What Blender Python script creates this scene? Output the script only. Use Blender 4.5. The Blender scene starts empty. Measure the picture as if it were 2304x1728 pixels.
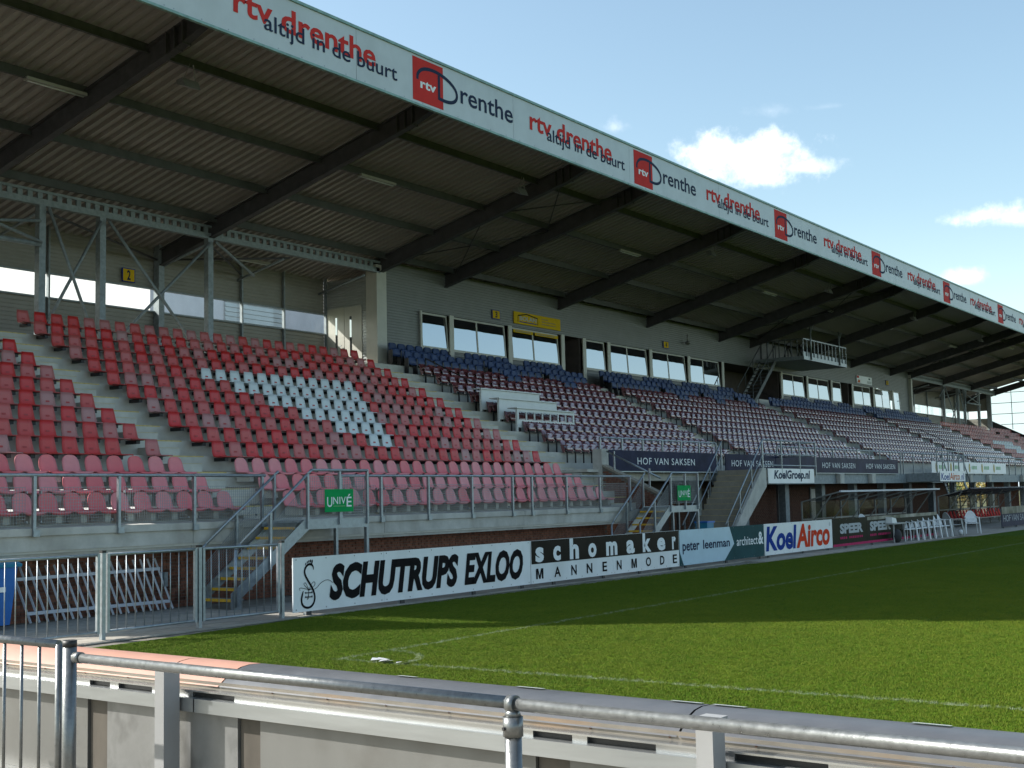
import bpy, bmesh, math, random
from mathutils import Vector, Matrix
random.seed(11)
sc = bpy.context.scene
col = sc.collection

# ---------------------------------------------------------------- camera
CAMROT = ((0.5732754, -0.8190655, -0.0220684),     # right
          (0.0602041, 0.0689680, -0.9958006),      # down
          (0.8171480, 0.5695394, 0.0888488))       # forward
CAMPOS = Vector((-11.595, -10.744, 1.9))
cd = bpy.data.cameras.new('camera')
cd.sensor_width = 36.0
cd.lens = 44.83
cd.clip_start = 0.1
cd.clip_end = 6000
cam = bpy.data.objects.new('camera', cd)
col.objects.link(cam)
r_, d_, f_ = [Vector(v) for v in CAMROT]
cam.matrix_world = Matrix(((r_.x, -d_.x, -f_.x, CAMPOS.x), (r_.y, -d_.y, -f_.y, CAMPOS.y),
                           (r_.z, -d_.z, -f_.z, CAMPOS.z), (0, 0, 0, 1)))
sc.camera = cam

# ---------------------------------------------------------------- sky, sun, exposure
SUN = Vector((-0.66, 1.20, 1.0)).normalized()       # towards the sun
world = bpy.data.worlds.new('World')
sc.world = world
world.use_nodes = True
nt = world.node_tree
nt.nodes.clear()
wout = nt.nodes.new('ShaderNodeOutputWorld')
bg = nt.nodes.new('ShaderNodeBackground')
sky = nt.nodes.new('ShaderNodeTexSky')
sky.sky_type = 'NISHITA'
sky.sun_disc = False
sky.sun_elevation = math.asin(SUN.z)
sky.sun_rotation = math.atan2(SUN.x, SUN.y)
sky.altitude = 10
sky.air_density = 1.0
sky.dust_density = 1.6
sky.ozone_density = 0.8
bg.inputs['Strength'].default_value = 0.13


def W(t, **kw):
    n = nt.nodes.new(t)
    for k, v in kw.items():
        setattr(n, k, v)
    return n


def wm(op, a, b=None, c=None):
    n = W('ShaderNodeMath', operation=op)
    for i, v in enumerate((a, b, c)):
        if v is None:
            continue
        if isinstance(v, (int, float)):
            n.inputs[i].default_value = v
        else:
            nt.links.new(v, n.inputs[i])
    return n.outputs[0]


def pixdir(px, py):
    F = 2950.0 * 0.9725
    v = r_ * ((px - 1152) / F) + d_ * ((py - 864) / F) + f_
    return v.normalized()


tc = W('ShaderNodeTexCoord')
cn = W('ShaderNodeTexNoise')
cn.inputs['Scale'].default_value = 26
cn.inputs['Detail'].default_value = 9
cn.inputs['Roughness'].default_value = 0.66
nt.links.new(tc.outputs['Generated'], cn.inputs['Vector'])
cmask = None
# cumulus in the sky: (direction, half width, half height, softness, density)
CLOUDS = [((1690, 385), .064, .026, .55, .95), ((1615, 355), .040, .024, .55, .95), ((1705, 340), .036, .020, .5, .95), ((1800, 378), .044, .011, .6, .75),
          ((1385, 288), .013, .010, .8, .55), ((2215, 487), .030, .0095, .55, .85), ((2290, 492), .035, .008, .6, .6),
          ((2165, 622), .026, .0085, .65, .8), ((1735, 250), .022, .008, .9, .28), ((1860, 240), .018, .004, .9, .2),
          ((2640, 380), .05, .016, .5, .9), ((2800, 560), .05, .012, .6, .8), ((600, -500), .10, .03, .6, .7),
          ((-900, -200), .09, .03, .6, .8), ((3600, 300), .09, .03, .6, .9), ((4300, 600), .10, .02, .6, .9)]
for (pp, a, b, soft, dens) in CLOUDS:
    c = pixdir(*pp)
    tu = Vector((c.y, -c.x, 0)).normalized()
    tv = tu.cross(c) * -1
    if tv.z < 0:
        tv = -tv
    dots = []
    for t, s in ((tu, a), (tv, b)):
        vm = W('ShaderNodeVectorMath', operation='DOT_PRODUCT')
        nt.links.new(tc.outputs['Generated'], vm.inputs[0])
        vm.inputs[1].default_value = t
        off = t.dot(c)
        dots.append(wm('DIVIDE', wm('SUBTRACT', vm.outputs['Value'], off), s))
    vm = W('ShaderNodeVectorMath', operation='DOT_PRODUCT')
    nt.links.new(tc.outputs['Generated'], vm.inputs[0])
    vm.inputs[1].default_value = c
    front = wm('GREATER_THAN', vm.outputs['Value'], 0.5)
    # flatter base: stretch the lower half
    low = wm('MULTIPLY', wm('LESS_THAN', dots[1], 0.0), 0.35)
    vv = wm('MULTIPLY', dots[1], wm('ADD', low, 1.0))
    rr = wm('SQRT', wm('ADD', wm('MULTIPLY', dots[0], dots[0]), wm('MULTIPLY', vv, vv)))
    val = wm('ADD', wm('SUBTRACT', 1.0, rr), wm('MULTIPLY', wm('SUBTRACT', cn.outputs['Fac'], 0.5), 3.0))
    mr = W('ShaderNodeMapRange')
    mr.interpolation_type = 'SMOOTHSTEP'
    mr.inputs['From Min'].default_value = 0.0
    mr.inputs['From Max'].default_value = soft * 2.4
    mr.inputs['To Max'].default_value = dens
    nt.links.new(val, mr.inputs['Value'])
    m = wm('MULTIPLY', mr.outputs['Result'], front)
    cmask = m if cmask is None else wm('MAXIMUM', cmask, m)
cmix = W('ShaderNodeMix', data_type='RGBA')
nt.links.new(cmask, cmix.inputs['Factor'])
tint = W('ShaderNodeMix', data_type='RGBA', blend_type='MULTIPLY')
tint.inputs['Factor'].default_value = 1
tint.inputs['B'].default_value = (.99, 1.03, .92, 1)
nt.links.new(sky.outputs['Color'], tint.inputs['A'])
# pale haze all round the horizon
sepw = W('ShaderNodeSeparateXYZ')
nt.links.new(tc.outputs['Generated'], sepw.inputs[0])
hz = wm('MAXIMUM', wm('SUBTRACT', 1.0, wm('DIVIDE', wm('ABSOLUTE', sepw.outputs['Z']), .22)), 0.0)
hz = wm('MULTIPLY', wm('POWER', hz, 1.6), .85)
hmix = W('ShaderNodeMix', data_type='RGBA')
nt.links.new(hz, hmix.inputs['Factor'])
nt.links.new(tint.outputs['Result'], hmix.inputs['A'])
hmix.inputs['B'].default_value = (4.9, 5.9, 6.5, 1)
nt.links.new(hmix.outputs['Result'], cmix.inputs['A'])
cmix.inputs['B'].default_value = (7.5, 7.65, 7.85, 1)
nt.links.new(cmix.outputs['Result'], bg.inputs['Color'])
nt.links.new(bg.outputs[0], wout.inputs['Surface'])

sl = bpy.data.lights.new('sun', 'SUN')
sl.energy = 5.0
sl.angle = math.radians(0.53)
sl.color = (1.0, 0.965, 0.905)
sun = bpy.data.objects.new('sun', sl)
sun.rotation_euler = (-SUN).to_track_quat('-Z', 'Y').to_euler()
sun.location = (-40, 60, 60)
col.objects.link(sun)

vs = sc.view_settings
vs.view_transform = 'Standard'
vs.look = 'None'
vs.gamma = 1
vs.exposure = 0.95
vs.use_curve_mapping = False
cy = sc.cycles
cy.max_bounces = 7
cy.diffuse_bounces = 3
cy.glossy_bounces = 3
cy.transmission_bounces = 4
cy.transparent_max_bounces = 10
cy.caustics_reflective = False
cy.caustics_refractive = False

# ---------------------------------------------------------------- helpers
WL = {}


class MB:
    """collects faces, builds one mesh object"""

    def __init__(self, f=None):
        self.v, self.f, self.s, self.fn = [], [], [], f

    def add(self, vs_, fs, smooth=False):
        n = len(self.v)
        self.v += [tuple(p) for p in vs_]
        self.f += [tuple(i + n for i in f) for f in fs]
        self.s += [smooth] * len(fs)
        return self

    def box(self, x0, x1, y0, y1, z0, z1):
        return self.add([(x0, y0, z0), (x1, y0, z0), (x1, y1, z0), (x0, y1, z0), (x0, y0, z1), (x1, y0, z1), (x1, y1, z1), (x0, y1, z1)],
                        [(0, 3, 2, 1), (4, 5, 6, 7), (0, 1, 5, 4), (1, 2, 6, 5), (2, 3, 7, 6), (3, 0, 4, 7)])

    def bar(self, p, q, w, h, up=(0, 0, 1)):
        p, q, up = Vector(p), Vector(q), Vector(up)
        d = (q - p).normalized()
        s = d.cross(up)
        if s.length < 1e-4:
            s = d.cross(Vector((1, 0, 0)))
        s.normalize()
        u = s.cross(d).normalized()
        s *= w / 2
        u *= h / 2
        vs_ = [p - s - u, p + s - u, p + s + u, p - s + u, q - s - u, q + s - u, q + s + u, q - s + u]
        return self.add(vs_, [(0, 3, 2, 1), (4, 5, 6, 7), (0, 1, 5, 4), (1, 2, 6, 5), (2, 3, 7, 6), (3, 0, 4, 7)])

    def tube(self, p, q, r, n=8, r2=None, cap=True):
        p, q = Vector(p), Vector(q)
        d = (q - p).normalized()
        a = d.cross(Vector((0, 0, 1)))
        if a.length < 1e-3:
            a = d.cross(Vector((1, 0, 0)))
        a.normalize()
        b = d.cross(a)
        r2 = r if r2 is None else r2
        vs_ = []
        for c, rr in ((p, r), (q, r2)):
            for i in range(n):
                t = 2 * math.pi * i / n
                vs_.append(c + a * (rr * math.cos(t)) + b * (rr * math.sin(t)))
        self.add(vs_, [(i, (i + 1) % n, n + (i + 1) % n, n + i) for i in range(n)], True)
        if cap:
            m = len(self.v) - 2 * n
            self.f += [tuple(m + i for i in range(n))[::-1], tuple(m + n + i for i in range(n))]
            self.s += [False, False]
        return self

    def path(self, pts, r, n=8):
        for a, b in zip(pts[:-1], pts[1:]):
            self.tube(a, b, r, n)
        return self

    def prism(self, poly, axis, a0, a1):
        n = len(poly)
        if axis == 'x':
            vs_ = [(a0, p[0], p[1]) for p in poly] + [(a1, p[0], p[1]) for p in poly]
        elif axis == 'y':
            vs_ = [(p[0], a0, p[1]) for p in poly] + [(p[0], a1, p[1]) for p in poly]
        else:
            vs_ = [(p[0], p[1], a0) for p in poly] + [(p[0], p[1], a1) for p in poly]
        return self.add(vs_, [tuple(range(n))[::-1], tuple(range(n, 2 * n))] + [(i, (i + 1) % n, n + (i + 1) % n, n + i) for i in range(n)])

    def strip(self, prof, axis, a0, a1, smooth=False):
        """open profile swept along an axis"""
        n = len(prof)
        if axis == 'x':
            vs_ = [(a0, p[0], p[1]) for p in prof] + [(a1, p[0], p[1]) for p in prof]
        else:
            vs_ = [(p[0], a0, p[1]) for p in prof] + [(p[0], a1, p[1]) for p in prof]
        return self.add(vs_, [(i, i + 1, n + i + 1, n + i) for i in range(n - 1)], smooth)

    def sphere(self, c, rx, ry, rz, n=10, m=7):
        c = Vector(c)
        vs_ = [c + Vector((0, 0, rz))]
        for j in range(1, m):
            ph = math.pi * j / m
            for i in range(n):
                t = 2 * math.pi * i / n
                vs_.append(c + Vector((rx * math.sin(ph) * math.cos(t), ry * math.sin(ph) * math.sin(t), rz * math.cos(ph))))
        vs_.append(c - Vector((0, 0, rz)))
        fs = [(0, 1 + i, 1 + (i + 1) % n) for i in range(n)]
        for j in range(m - 2):
            for i in range(n):
                fs.append((1 + j * n + i, 1 + (j + 1) * n + i, 1 + (j + 1) * n + (i + 1) % n, 1 + j * n + (i + 1) % n))
        L = len(vs_) - 1
        fs += [(L, L - n + (i + 1) % n, L - n + i) for i in range(n)]
        return self.add(vs_, fs, True)

    def mesh(self, name):
        me = bpy.data.meshes.new(name)
        v = [self.fn(*p) for p in self.v] if self.fn else self.v
        me.from_pydata(v, [], self.f)
        me.polygons.foreach_set('use_smooth', self.s)
        me.update()
        return me

    def build(self, name, mat, parent=None, label=None, cat=None, group=None, kind=None):
        return link(name, self.mesh(name), mat, parent, label, cat, group, kind)


def tag(o, label=None, cat=None, group=None, kind=None):
    if label:
        o['label'] = label
    if cat:
        o['category'] = cat
    if group:
        o['group'] = group
    if kind:
        o['kind'] = kind
    return o


def link(name, me, mat, parent=None, label=None, cat=None, group=None, kind=None, loc=None):
    o = bpy.data.objects.new(name, me)
    if mat and not me.materials:
        me.materials.append(M[mat])
    col.objects.link(o)
    w = Vector(loc) if loc else Vector((0, 0, 0))
    WL[o.name] = w
    if parent is not None:
        o.parent = parent
        o.location = w - WL[parent.name]
    else:
        o.location = w
    return tag(o, label, cat, group, kind)


def thing(name, loc, label, cat, group=None):
    o = bpy.data.objects.new(name, None)
    o.empty_display_size = 0.2
    col.objects.link(o)
    o.location = loc
    WL[o.name] = Vector(loc)
    return tag(o, label, cat, group)


def copy_thing(root, loc, rz, label=None, mats=None):
    c = root.copy()
    col.objects.link(c)
    c.location = loc
    c.rotation_euler = (0, 0, rz)
    WL[c.name] = Vector(loc)
    if label:
        c['label'] = label
    for ch in KIDS[root.name]:
        k = ch.copy()
        col.objects.link(k)
        k.parent = c
        if mats and ch.name.split('.')[0] in mats:
            k.material_slots[0].link = 'OBJECT'
            k.material_slots[0].material = M[mats[ch.name.split('.')[0]]]
        for g in KIDS.get(ch.name, []):
            k2 = g.copy()
            col.objects.link(k2)
            k2.parent = k
    return c


KIDS = {}

# ---------------------------------------------------------------- materials
M = {}


def mat(name, base, rough=0.6, metal=0.0, var=0.12, scale=6.0, bump=0.0, bscale=None, spec=0.5, base2=None, stretch=(1, 1, 1), stain=None, coat=0.0, rand=None, rvar=0.0, world_space=False):
    m = bpy.data.materials.new(name)
    m.use_nodes = True
    t = m.node_tree
    b = t.nodes['Principled BSDF']
    N = t.nodes.new
    L = t.links.new
    tcn = N('ShaderNodeTexCoord')
    mp = N('ShaderNodeMapping')
    mp.inputs['Scale'].default_value = stretch
    if world_space:
        gg = N('ShaderNodeNewGeometry')
        L(gg.outputs['Position'], mp.inputs['Vector'])
    else:
        L(tcn.outputs['Object'], mp.inputs['Vector'])
    no = N('ShaderNodeTexNoise')
    no.inputs['Scale'].default_value = scale
    no.inputs['Detail'].default_value = 6
    no.inputs['Roughness'].default_value = 0.6
    L(mp.outputs[0], no.inputs['Vector'])
    cr = N('ShaderNodeValToRGB')
    e = cr.color_ramp.elements
    e[0].position, e[1].position = 0.32, 0.68
    b2 = base2 or base
    e[0].color = tuple(min(1, c * (1 - var)) for c in base) + (1,)
    e[1].color = tuple(min(1, c * (1 + var)) for c in b2) + (1,)
    L(no.outputs['Fac'], cr.inputs['Fac'])
    out = cr.outputs['Color']
    if rand:
        oi = N('ShaderNodeObjectInfo')
        rr = N('ShaderNodeValToRGB')
        el = rr.color_ramp.elements
        el[0].color = tuple(rand[0][1]) + (1,)
        el[0].position = rand[0][0]
        el[1].color = tuple(rand[-1][1]) + (1,)
        el[1].position = rand[-1][0]
        for (p, c) in rand[1:-1]:
            x = el.new(p)
            x.color = tuple(c) + (1,)
        L(oi.outputs['Random'], rr.inputs['Fac'])
        mu = N('ShaderNodeMix')
        mu.data_type = 'RGBA'
        mu.blend_type = 'MULTIPLY'
        mu.inputs['Factor'].default_value = 1
        L(rr.outputs['Color'], mu.inputs['A'])
        L(out, mu.inputs['B'])
        out = mu.outputs['Result']
    if stain:
        n2 = N('ShaderNodeTexNoise')
        mp2 = N('ShaderNodeMapping')
        mp2.inputs['Scale'].default_value = stain[2]
        L(mp.inputs['Vector'].links[0].from_socket, mp2.inputs['Vector'])
        n2.inputs['Scale'].default_value = 1
        n2.inputs['Detail'].default_value = 5
        L(mp2.outputs[0], n2.inputs['Vector'])
        mr = N('ShaderNodeMapRange')
        mr.inputs['From Min'].default_value = 0.48
        mr.inputs['From Max'].default_value = 0.72
        mr.inputs['To Max'].default_value = stain[1]
        L(n2.outputs['Fac'], mr.inputs['Value'])
        mx = N('ShaderNodeMix')
        mx.data_type = 'RGBA'
        L(mr.outputs[0], mx.inputs['Factor'])
        L(out, mx.inputs['A'])
        mx.inputs['B'].default_value = tuple(stain[0]) + (1,)
        out = mx.outputs['Result']
    L(out, b.inputs['Base Color'])
    if rvar:
        mr2 = N('ShaderNodeMapRange')
        mr2.inputs['To Min'].default_value = max(0.02, rough - rvar)
        mr2.inputs['To Max'].default_value = rough + rvar
        L(no.outputs['Fac'], mr2.inputs['Value'])
        L(mr2.outputs[0], b.inputs['Roughness'])
    else:
        b.inputs['Roughness'].default_value = rough
    b.inputs['Metallic'].default_value = metal
    b.inputs['Specular IOR Level'].default_value = spec
    b.inputs['Coat Weight'].default_value = coat
    b.inputs['Coat Roughness'].default_value = .17
    b.inputs['Coat IOR'].default_value = 1.75
    if bump:
        bn = N('ShaderNodeTexNoise')
        bn.inputs['Scale'].default_value = bscale or scale * 4
        bn.inputs['Detail'].default_value = 4
        L(mp.outputs[0], bn.inputs['Vector'])
        bp = N('ShaderNodeBump')
        bp.inputs['Strength'].default_value = bump
        bp.inputs['Distance'].default_value = 0.02
        L(bn.outputs['Fac'], bp.inputs['Height'])
        L(bp.outputs[0], b.inputs['Normal'])
    M[name] = m
    return m


mat('concrete', (.45, .44, .40), .85, var=.14, scale=3, bump=.25, stain=((.23, .205, .165), .5, (1.6, 1.6, .35)), world_space=True)
mat('step_concrete', (.50, .485, .43), .85, var=.12, scale=2.5, bump=.2, stain=((.30, .275, .235), .5, (.8, 2, 2)), world_space=True)
mat('stair_concrete', (.27, .24, .19), .9, var=.14, scale=4, bump=.25, world_space=True)
mat('paving', (.30, .28, .245), .9, var=.16, scale=5, bump=.3, stain=((.13, .12, .10), .5, (.9, .9, .9)), rand=[(0, (.85, .85, .85)), (1, (1.1, 1.08, 1.05))], world_space=True)
mat('joint_sand', (.16, .145, .12), .95, var=.3, scale=9, bump=.4, world_space=True)
mat('galvanised', (.30, .335, .36), .42, metal=.75, var=.16, scale=14, bump=.05, rvar=.12, world_space=True)
mat('galvanised_near', (.17, .178, .18), .32, metal=.65, var=.16, scale=40, bump=.06, bscale=120, rvar=.14, world_space=True)
mat('galvanised_dull', (.24, .27, .285), .6, metal=.35, var=.2, scale=8, bump=.05, world_space=True)
mat('gantry_steel', (.10, .11, .115), .6, metal=.3, var=.2, scale=6, world_space=True)
mat('wire', (.28, .31, .33), .5, metal=.6, var=.1)
mat('beam_steel', (.065, .062, .066), .6, metal=.2, var=.25, scale=3, bump=.05, world_space=True)
mat('purlin_steel', (.075, .078, .075), .55, metal=.3, var=.2, scale=3, world_space=True)
mat('roof_sheet', (.34, .31, .29), .45, metal=.15, var=.05, scale=1.2, world_space=True)
mat('roof_top', (.30, .31, .32), .6, var=.1)
mat('fascia_white', (.50, .535, .55), .45, var=.05, scale=2, stain=((.40, .43, .43), .5, (.8, 1, .5)), world_space=True)
mat('fascia_trim', (.20, .33, .30), .5, var=.25, scale=5, world_space=True)
mat('print_red', (.56, .045, .04), .6, spec=.03, var=.07, scale=3, world_space=True)
mat('print_navy', (.028, .04, .075), .6, spec=.03, var=.1, scale=3, world_space=True)
mat('print_white', (.78, .80, .80), .6, spec=.03, var=.03)
mat('print_grey', (.55, .57, .57), .6, spec=.03, var=.05)
mat('print_black', (.012, .011, .012), .6, spec=.03, var=.2)
mat('print_blue', (.012, .045, .26), .6, spec=.03, var=.08)
mat('print_orange', (.62, .13, .03), .6, spec=.03, var=.08)
mat('print_koel_red', (.60, .05, .015), .6, spec=.03, var=.08)
mat('print_pink', (.42, .035, .11), .6, spec=.03, var=.12)
mat('print_yellow', (.62, .40, .02), .6, spec=.03, var=.06)
mat('print_green', (.012, .30, .085), .6, spec=.03, var=.07)
mat('print_lime', (.30, .52, .26), .6, spec=.03, var=.1)
mat('board_white', (.74, .77, .78), .35, var=.03, scale=2, stain=((.55, .57, .56), .5, (1.2, 1, .6)), spec=.5, world_space=True)
mat('board_black', (.014, .012, .010), 0.3, spec=.06, var=.3, scale=2, world_space=True)
mat('board_teal', (.018, .068, .075), 0.4, spec=.03, var=.15, scale=2, world_space=True)
mat('board_sky', (.44, .60, .70), .25, var=.05, scale=2, world_space=True)
mat('board_navy', (.012, .018, .048), 0.35, spec=.03, var=.25, scale=1.5, base2=(.022, .026, .06), world_space=True)
mat('board_photo_dark', (.022, .027, .010), 0.4, spec=.03, var=.5, scale=1.6, base2=(.012, .011, .008), world_space=True)
mat('board_photo_sky', (.16, .17, .10), 0.4, spec=.03, var=.5, scale=1.2, base2=(.28, .26, .22), world_space=True)
mat('letter_silver', (.42, .44, .45), .6, spec=.03, var=.06)
mat('brick', (.155, .062, .040), .85, var=.3, scale=9, bump=.3, base2=(.20, .085, .055), rand=[(0, (.55, .5, .5)), (.5, (1, 1, 1)), (1, (1.35, 1.25, 1.2))], world_space=True)
mat('mortar', (.16, .145, .125), .95, var=.2, scale=12, world_space=True)
mat('cladding', (.185, .19, .182), .5, metal=.15, var=.06, scale=2, stain=((.155, .157, .15), .4, (.4, .4, 1.2)), world_space=True)
mat('cladding_beige', (.25, .24, .21), .55, metal=.1, var=.06, scale=2, world_space=True)
mat('cladding_silver', (.42, .43, .42), .4, metal=.4, var=.06, scale=2, world_space=True)
mat('cream_paint', (.48, .465, .41), .5, var=.06, scale=3, world_space=True)
mat('door_paint', (.50, .48, .42), .45, var=.05, scale=3, world_space=True)
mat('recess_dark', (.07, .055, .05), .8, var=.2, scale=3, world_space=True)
mat('black_steel', (.012, .012, .014), .5, var=.2)
mat('black_rubber', (.010, .010, .010), .55, var=.2)
mat('yellow_nosing', (.62, .36, .03), .6, var=.18, scale=12, world_space=True)
mat('yellow_line', (.52, .40, .14), .7, var=.25, scale=12, world_space=True)
mat('seat_red', (1, 1, 1), .42, var=.07, scale=7, spec=.55, rvar=.08, rand=[(0, (.58, .022, .020)), (.25, (.54, .03, .026)), (.5, (.52, .07, .06)), (.7, (.50, .11, .10)), (.86, (.43, .16, .15)), (1, (.42, .21, .20))])
mat('seat_red_far', (.44, .10, .08), .45, var=.35, scale=1.5, base2=(.46, .12, .09), spec=.5, world_space=True)
mat('seat_white', (.60, .64, .64), .4, var=.05, scale=5, spec=.5)
mat('seat_pink', (1, 1, 1), .38, var=.10, scale=5, spec=.6, rvar=.07, rand=[(0, (.66, .11, .12)), (.5, (.70, .175, .19)), (1, (.68, .24, .25))])
mat('seat_maroon', (1, 1, 1), .36, var=.08, scale=6, spec=.9, rvar=.05, coat=1.0, rand=[(0, (.12, .018, .026)), (.6, (.16, .028, .036)), (1, (.21, .05, .058))])
mat('seat_maroon_far', (.155, .028, .036), .36, var=.3, scale=2, spec=.9, coat=1.0, world_space=True)
mat('seat_blue', (.016, .040, .125), .5, var=.15, scale=6, spec=.5, rand=[(0, (.85, .85, .85)), (1, (1.15, 1.15, 1.15))])
mat('seat_blue_far', (.016, .040, .125), .5, var=.3, scale=2, world_space=True)
mat('sticker_red', (.38, .03, .03), .5)
mat('plastic_white', (.74, .76, .76), .35, var=.03, spec=.5)
mat('plastic_grey', (.34, .35, .34), .45, var=.08)
mat('desk_white', (.66, .68, .66), .5, var=.05, scale=3, world_space=True)
mat('bin_blue', (.02, .13, .42), .4, var=.1, scale=4)
mat('bin_lid', (.02, .19, .32), .4, var=.1, scale=4)
mat('salmon_sheet', (.40, .215, .16), .5, var=.07, scale=6, bump=.05, stain=((.50, .24, .16), .5, (2, 1.2, 2)), world_space=True)
mat('grey_sheet', (.105, .108, .115), .42, metal=.35, var=.12, scale=5, bump=.03, bscale=30, rvar=.08, stain=((.16, .16, .16), .4, (5, 1, 5)), world_space=True)
mat('aluminium', (.36, .375, .38), .40, metal=.85, var=.06, scale=3, stretch=(6, .6, 6), rvar=.06, world_space=True)
mat('aluminium_ledge', (.50, .51, .51), .26, metal=.9, var=.05, scale=3, stretch=(6, .6, 6), rvar=.06, world_space=True)
mat('screw_strip', (.20, .18, .15), .5, metal=.4, var=.14, scale=7, stain=((.30, .17, .08), .5, (7, 2.5, 7)), world_space=True)
mat('panel_alu', (.165, .165, .156), .42, metal=.25, var=.07, scale=3, stretch=(1, 1, .3), stain=((.125, .12, .11), .6, (5, 4, 5)), bump=.03, world_space=True)
mat('panel_alu_bright', (.215, .217, .212), .38, metal=.3, var=.10, scale=6, stain=((.11, .11, .106), .9, (7, 7, 5)), bump=.03, world_space=True)
mat('panel_joint', (.085, .074, .06), .6, metal=.2, var=.25, scale=6, stretch=(1, 1, .4), world_space=True)  # brown plates, base darkened for the shade between the panels
mat('rust', (.08, .035, .015), .85, var=.3, scale=60)
mat('post_paint', (.27, .272, .272), .45, var=.05, scale=5, world_space=True)
mat('tape', (.42, .44, .46), .35, var=.12, scale=20, world_space=True)
mat('tube_lamp', (.34, .33, .30), .4, var=.04)
mat('lamp_grey', (.20, .20, .19), .5, metal=.4, var=.15)
mat('rack_paint', (.50, .52, .57), .45, var=.06)
mat('dugout_frame', (.20, .20, .185), .5, metal=.3, var=.1, scale=4, world_space=True)
mat('bark', (.10, .075, .05), .9, var=.3, scale=20, bump=.5)
mat('soil', (.12, .11, .07), .95, var=.3, scale=.2, bump=.4, base2=(.10, .12, .04), world_space=True)
mat('hall_roof', (.66, .63, .64), .6, var=.12, scale=.6, world_space=True)
mat('dark_cloth', (.02, .02, .022), .8, var=.3, scale=8)


def glass_mat(name, tint, refl, rough=0.0, transp=None, graze=.8):
    """dark reflective window glass (transp None) or clear sheet (transp = transmitted share)"""
    m = bpy.data.materials.new(name)
    m.use_nodes = True
    t = m.node_tree
    t.nodes.clear()
    N, L = t.nodes.new, t.links.new
    o = N('ShaderNodeOutputMaterial')
    gl = N('ShaderNodeBsdfGlossy')
    gl.inputs['Roughness'].default_value = rough
    gl.inputs['Color'].default_value = (.92, .96, 1, 1)
    no = N('ShaderNodeTexNoise')
    no.inputs['Scale'].default_value = 1.3
    no.inputs['Detail'].default_value = 1
    tcn = N('ShaderNodeTexCoord')
    L(tcn.outputs['Object'], no.inputs['Vector'])
    bp = N('ShaderNodeBump')
    bp.inputs['Strength'].default_value = .03
    bp.inputs['Distance'].default_value = .02
    L(no.outputs['Fac'], bp.inputs['Height'])
    L(bp.outputs[0], gl.inputs['Normal'])
    if transp is None:
        df = N('ShaderNodeBsdfDiffuse')
        df.inputs['Color'].default_value = tuple(tint) + (1,)
    else:
        df = N('ShaderNodeBsdfTransparent')
        df.inputs['Color'].default_value = tuple(tint) + (1,)
    lw = N('ShaderNodeLayerWeight')
    lw.inputs['Blend'].default_value = .5
    pw = N('ShaderNodeMath')
    pw.operation = 'POWER'
    pw.inputs[1].default_value = 5
    L(lw.outputs['Facing'], pw.inputs[0])
    ma = N('ShaderNodeMath')
    ma.operation = 'MULTIPLY_ADD'
    ma.use_clamp = True
    ma.inputs[1].default_value = graze
    ma.inputs[2].default_value = refl
    L(pw.outputs[0], ma.inputs[0])
    mx = N('ShaderNodeMixShader')
    L(ma.outputs[0], mx.inputs[0])
    L(df.outputs[0], mx.inputs[1])
    L(gl.outputs[0], mx.inputs[2])
    L(mx.outputs[0], o.inputs['Surface'])
    M[name] = m


def translucent(name, c):
    m = bpy.data.materials.new(name)
    m.use_nodes = True
    t = m.node_tree
    t.nodes.clear()
    N, L = t.nodes.new, t.links.new
    o, d, tr, mx = N('ShaderNodeOutputMaterial'), N('ShaderNodeBsdfDiffuse'), N('ShaderNodeBsdfTranslucent'), N('ShaderNodeMixShader')
    no = N('ShaderNodeTexNoise')
    no.inputs['Scale'].default_value = 2
    d.inputs['Color'].default_value = c
    tr.inputs['Color'].default_value = c
    mr = N('ShaderNodeMapRange')
    mr.inputs['To Min'].default_value = .40
    mr.inputs['To Max'].default_value = .60
    L(no.outputs['Fac'], mr.inputs['Value'])
    L(mr.outputs[0], mx.inputs[0])
    L(d.outputs[0], mx.inputs[1])
    L(tr.outputs[0], mx.inputs[2])
    L(mx.outputs[0], o.inputs['Surface'])
    M[name] = m


translucent('translucent_screen', (.55, .56, .54, 1))  # unseen near screen, made translucent to pass side light onto the roof ribs
glass_mat('window_glass', (.012, .012, .012), .40)
glass_mat('clear_glass', (.95, .97, .97), .03, transp=1, graze=.5)
glass_mat('dugout_glass', (.66, .64, .62), .035, rough=.08, transp=1, graze=.25)


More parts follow.
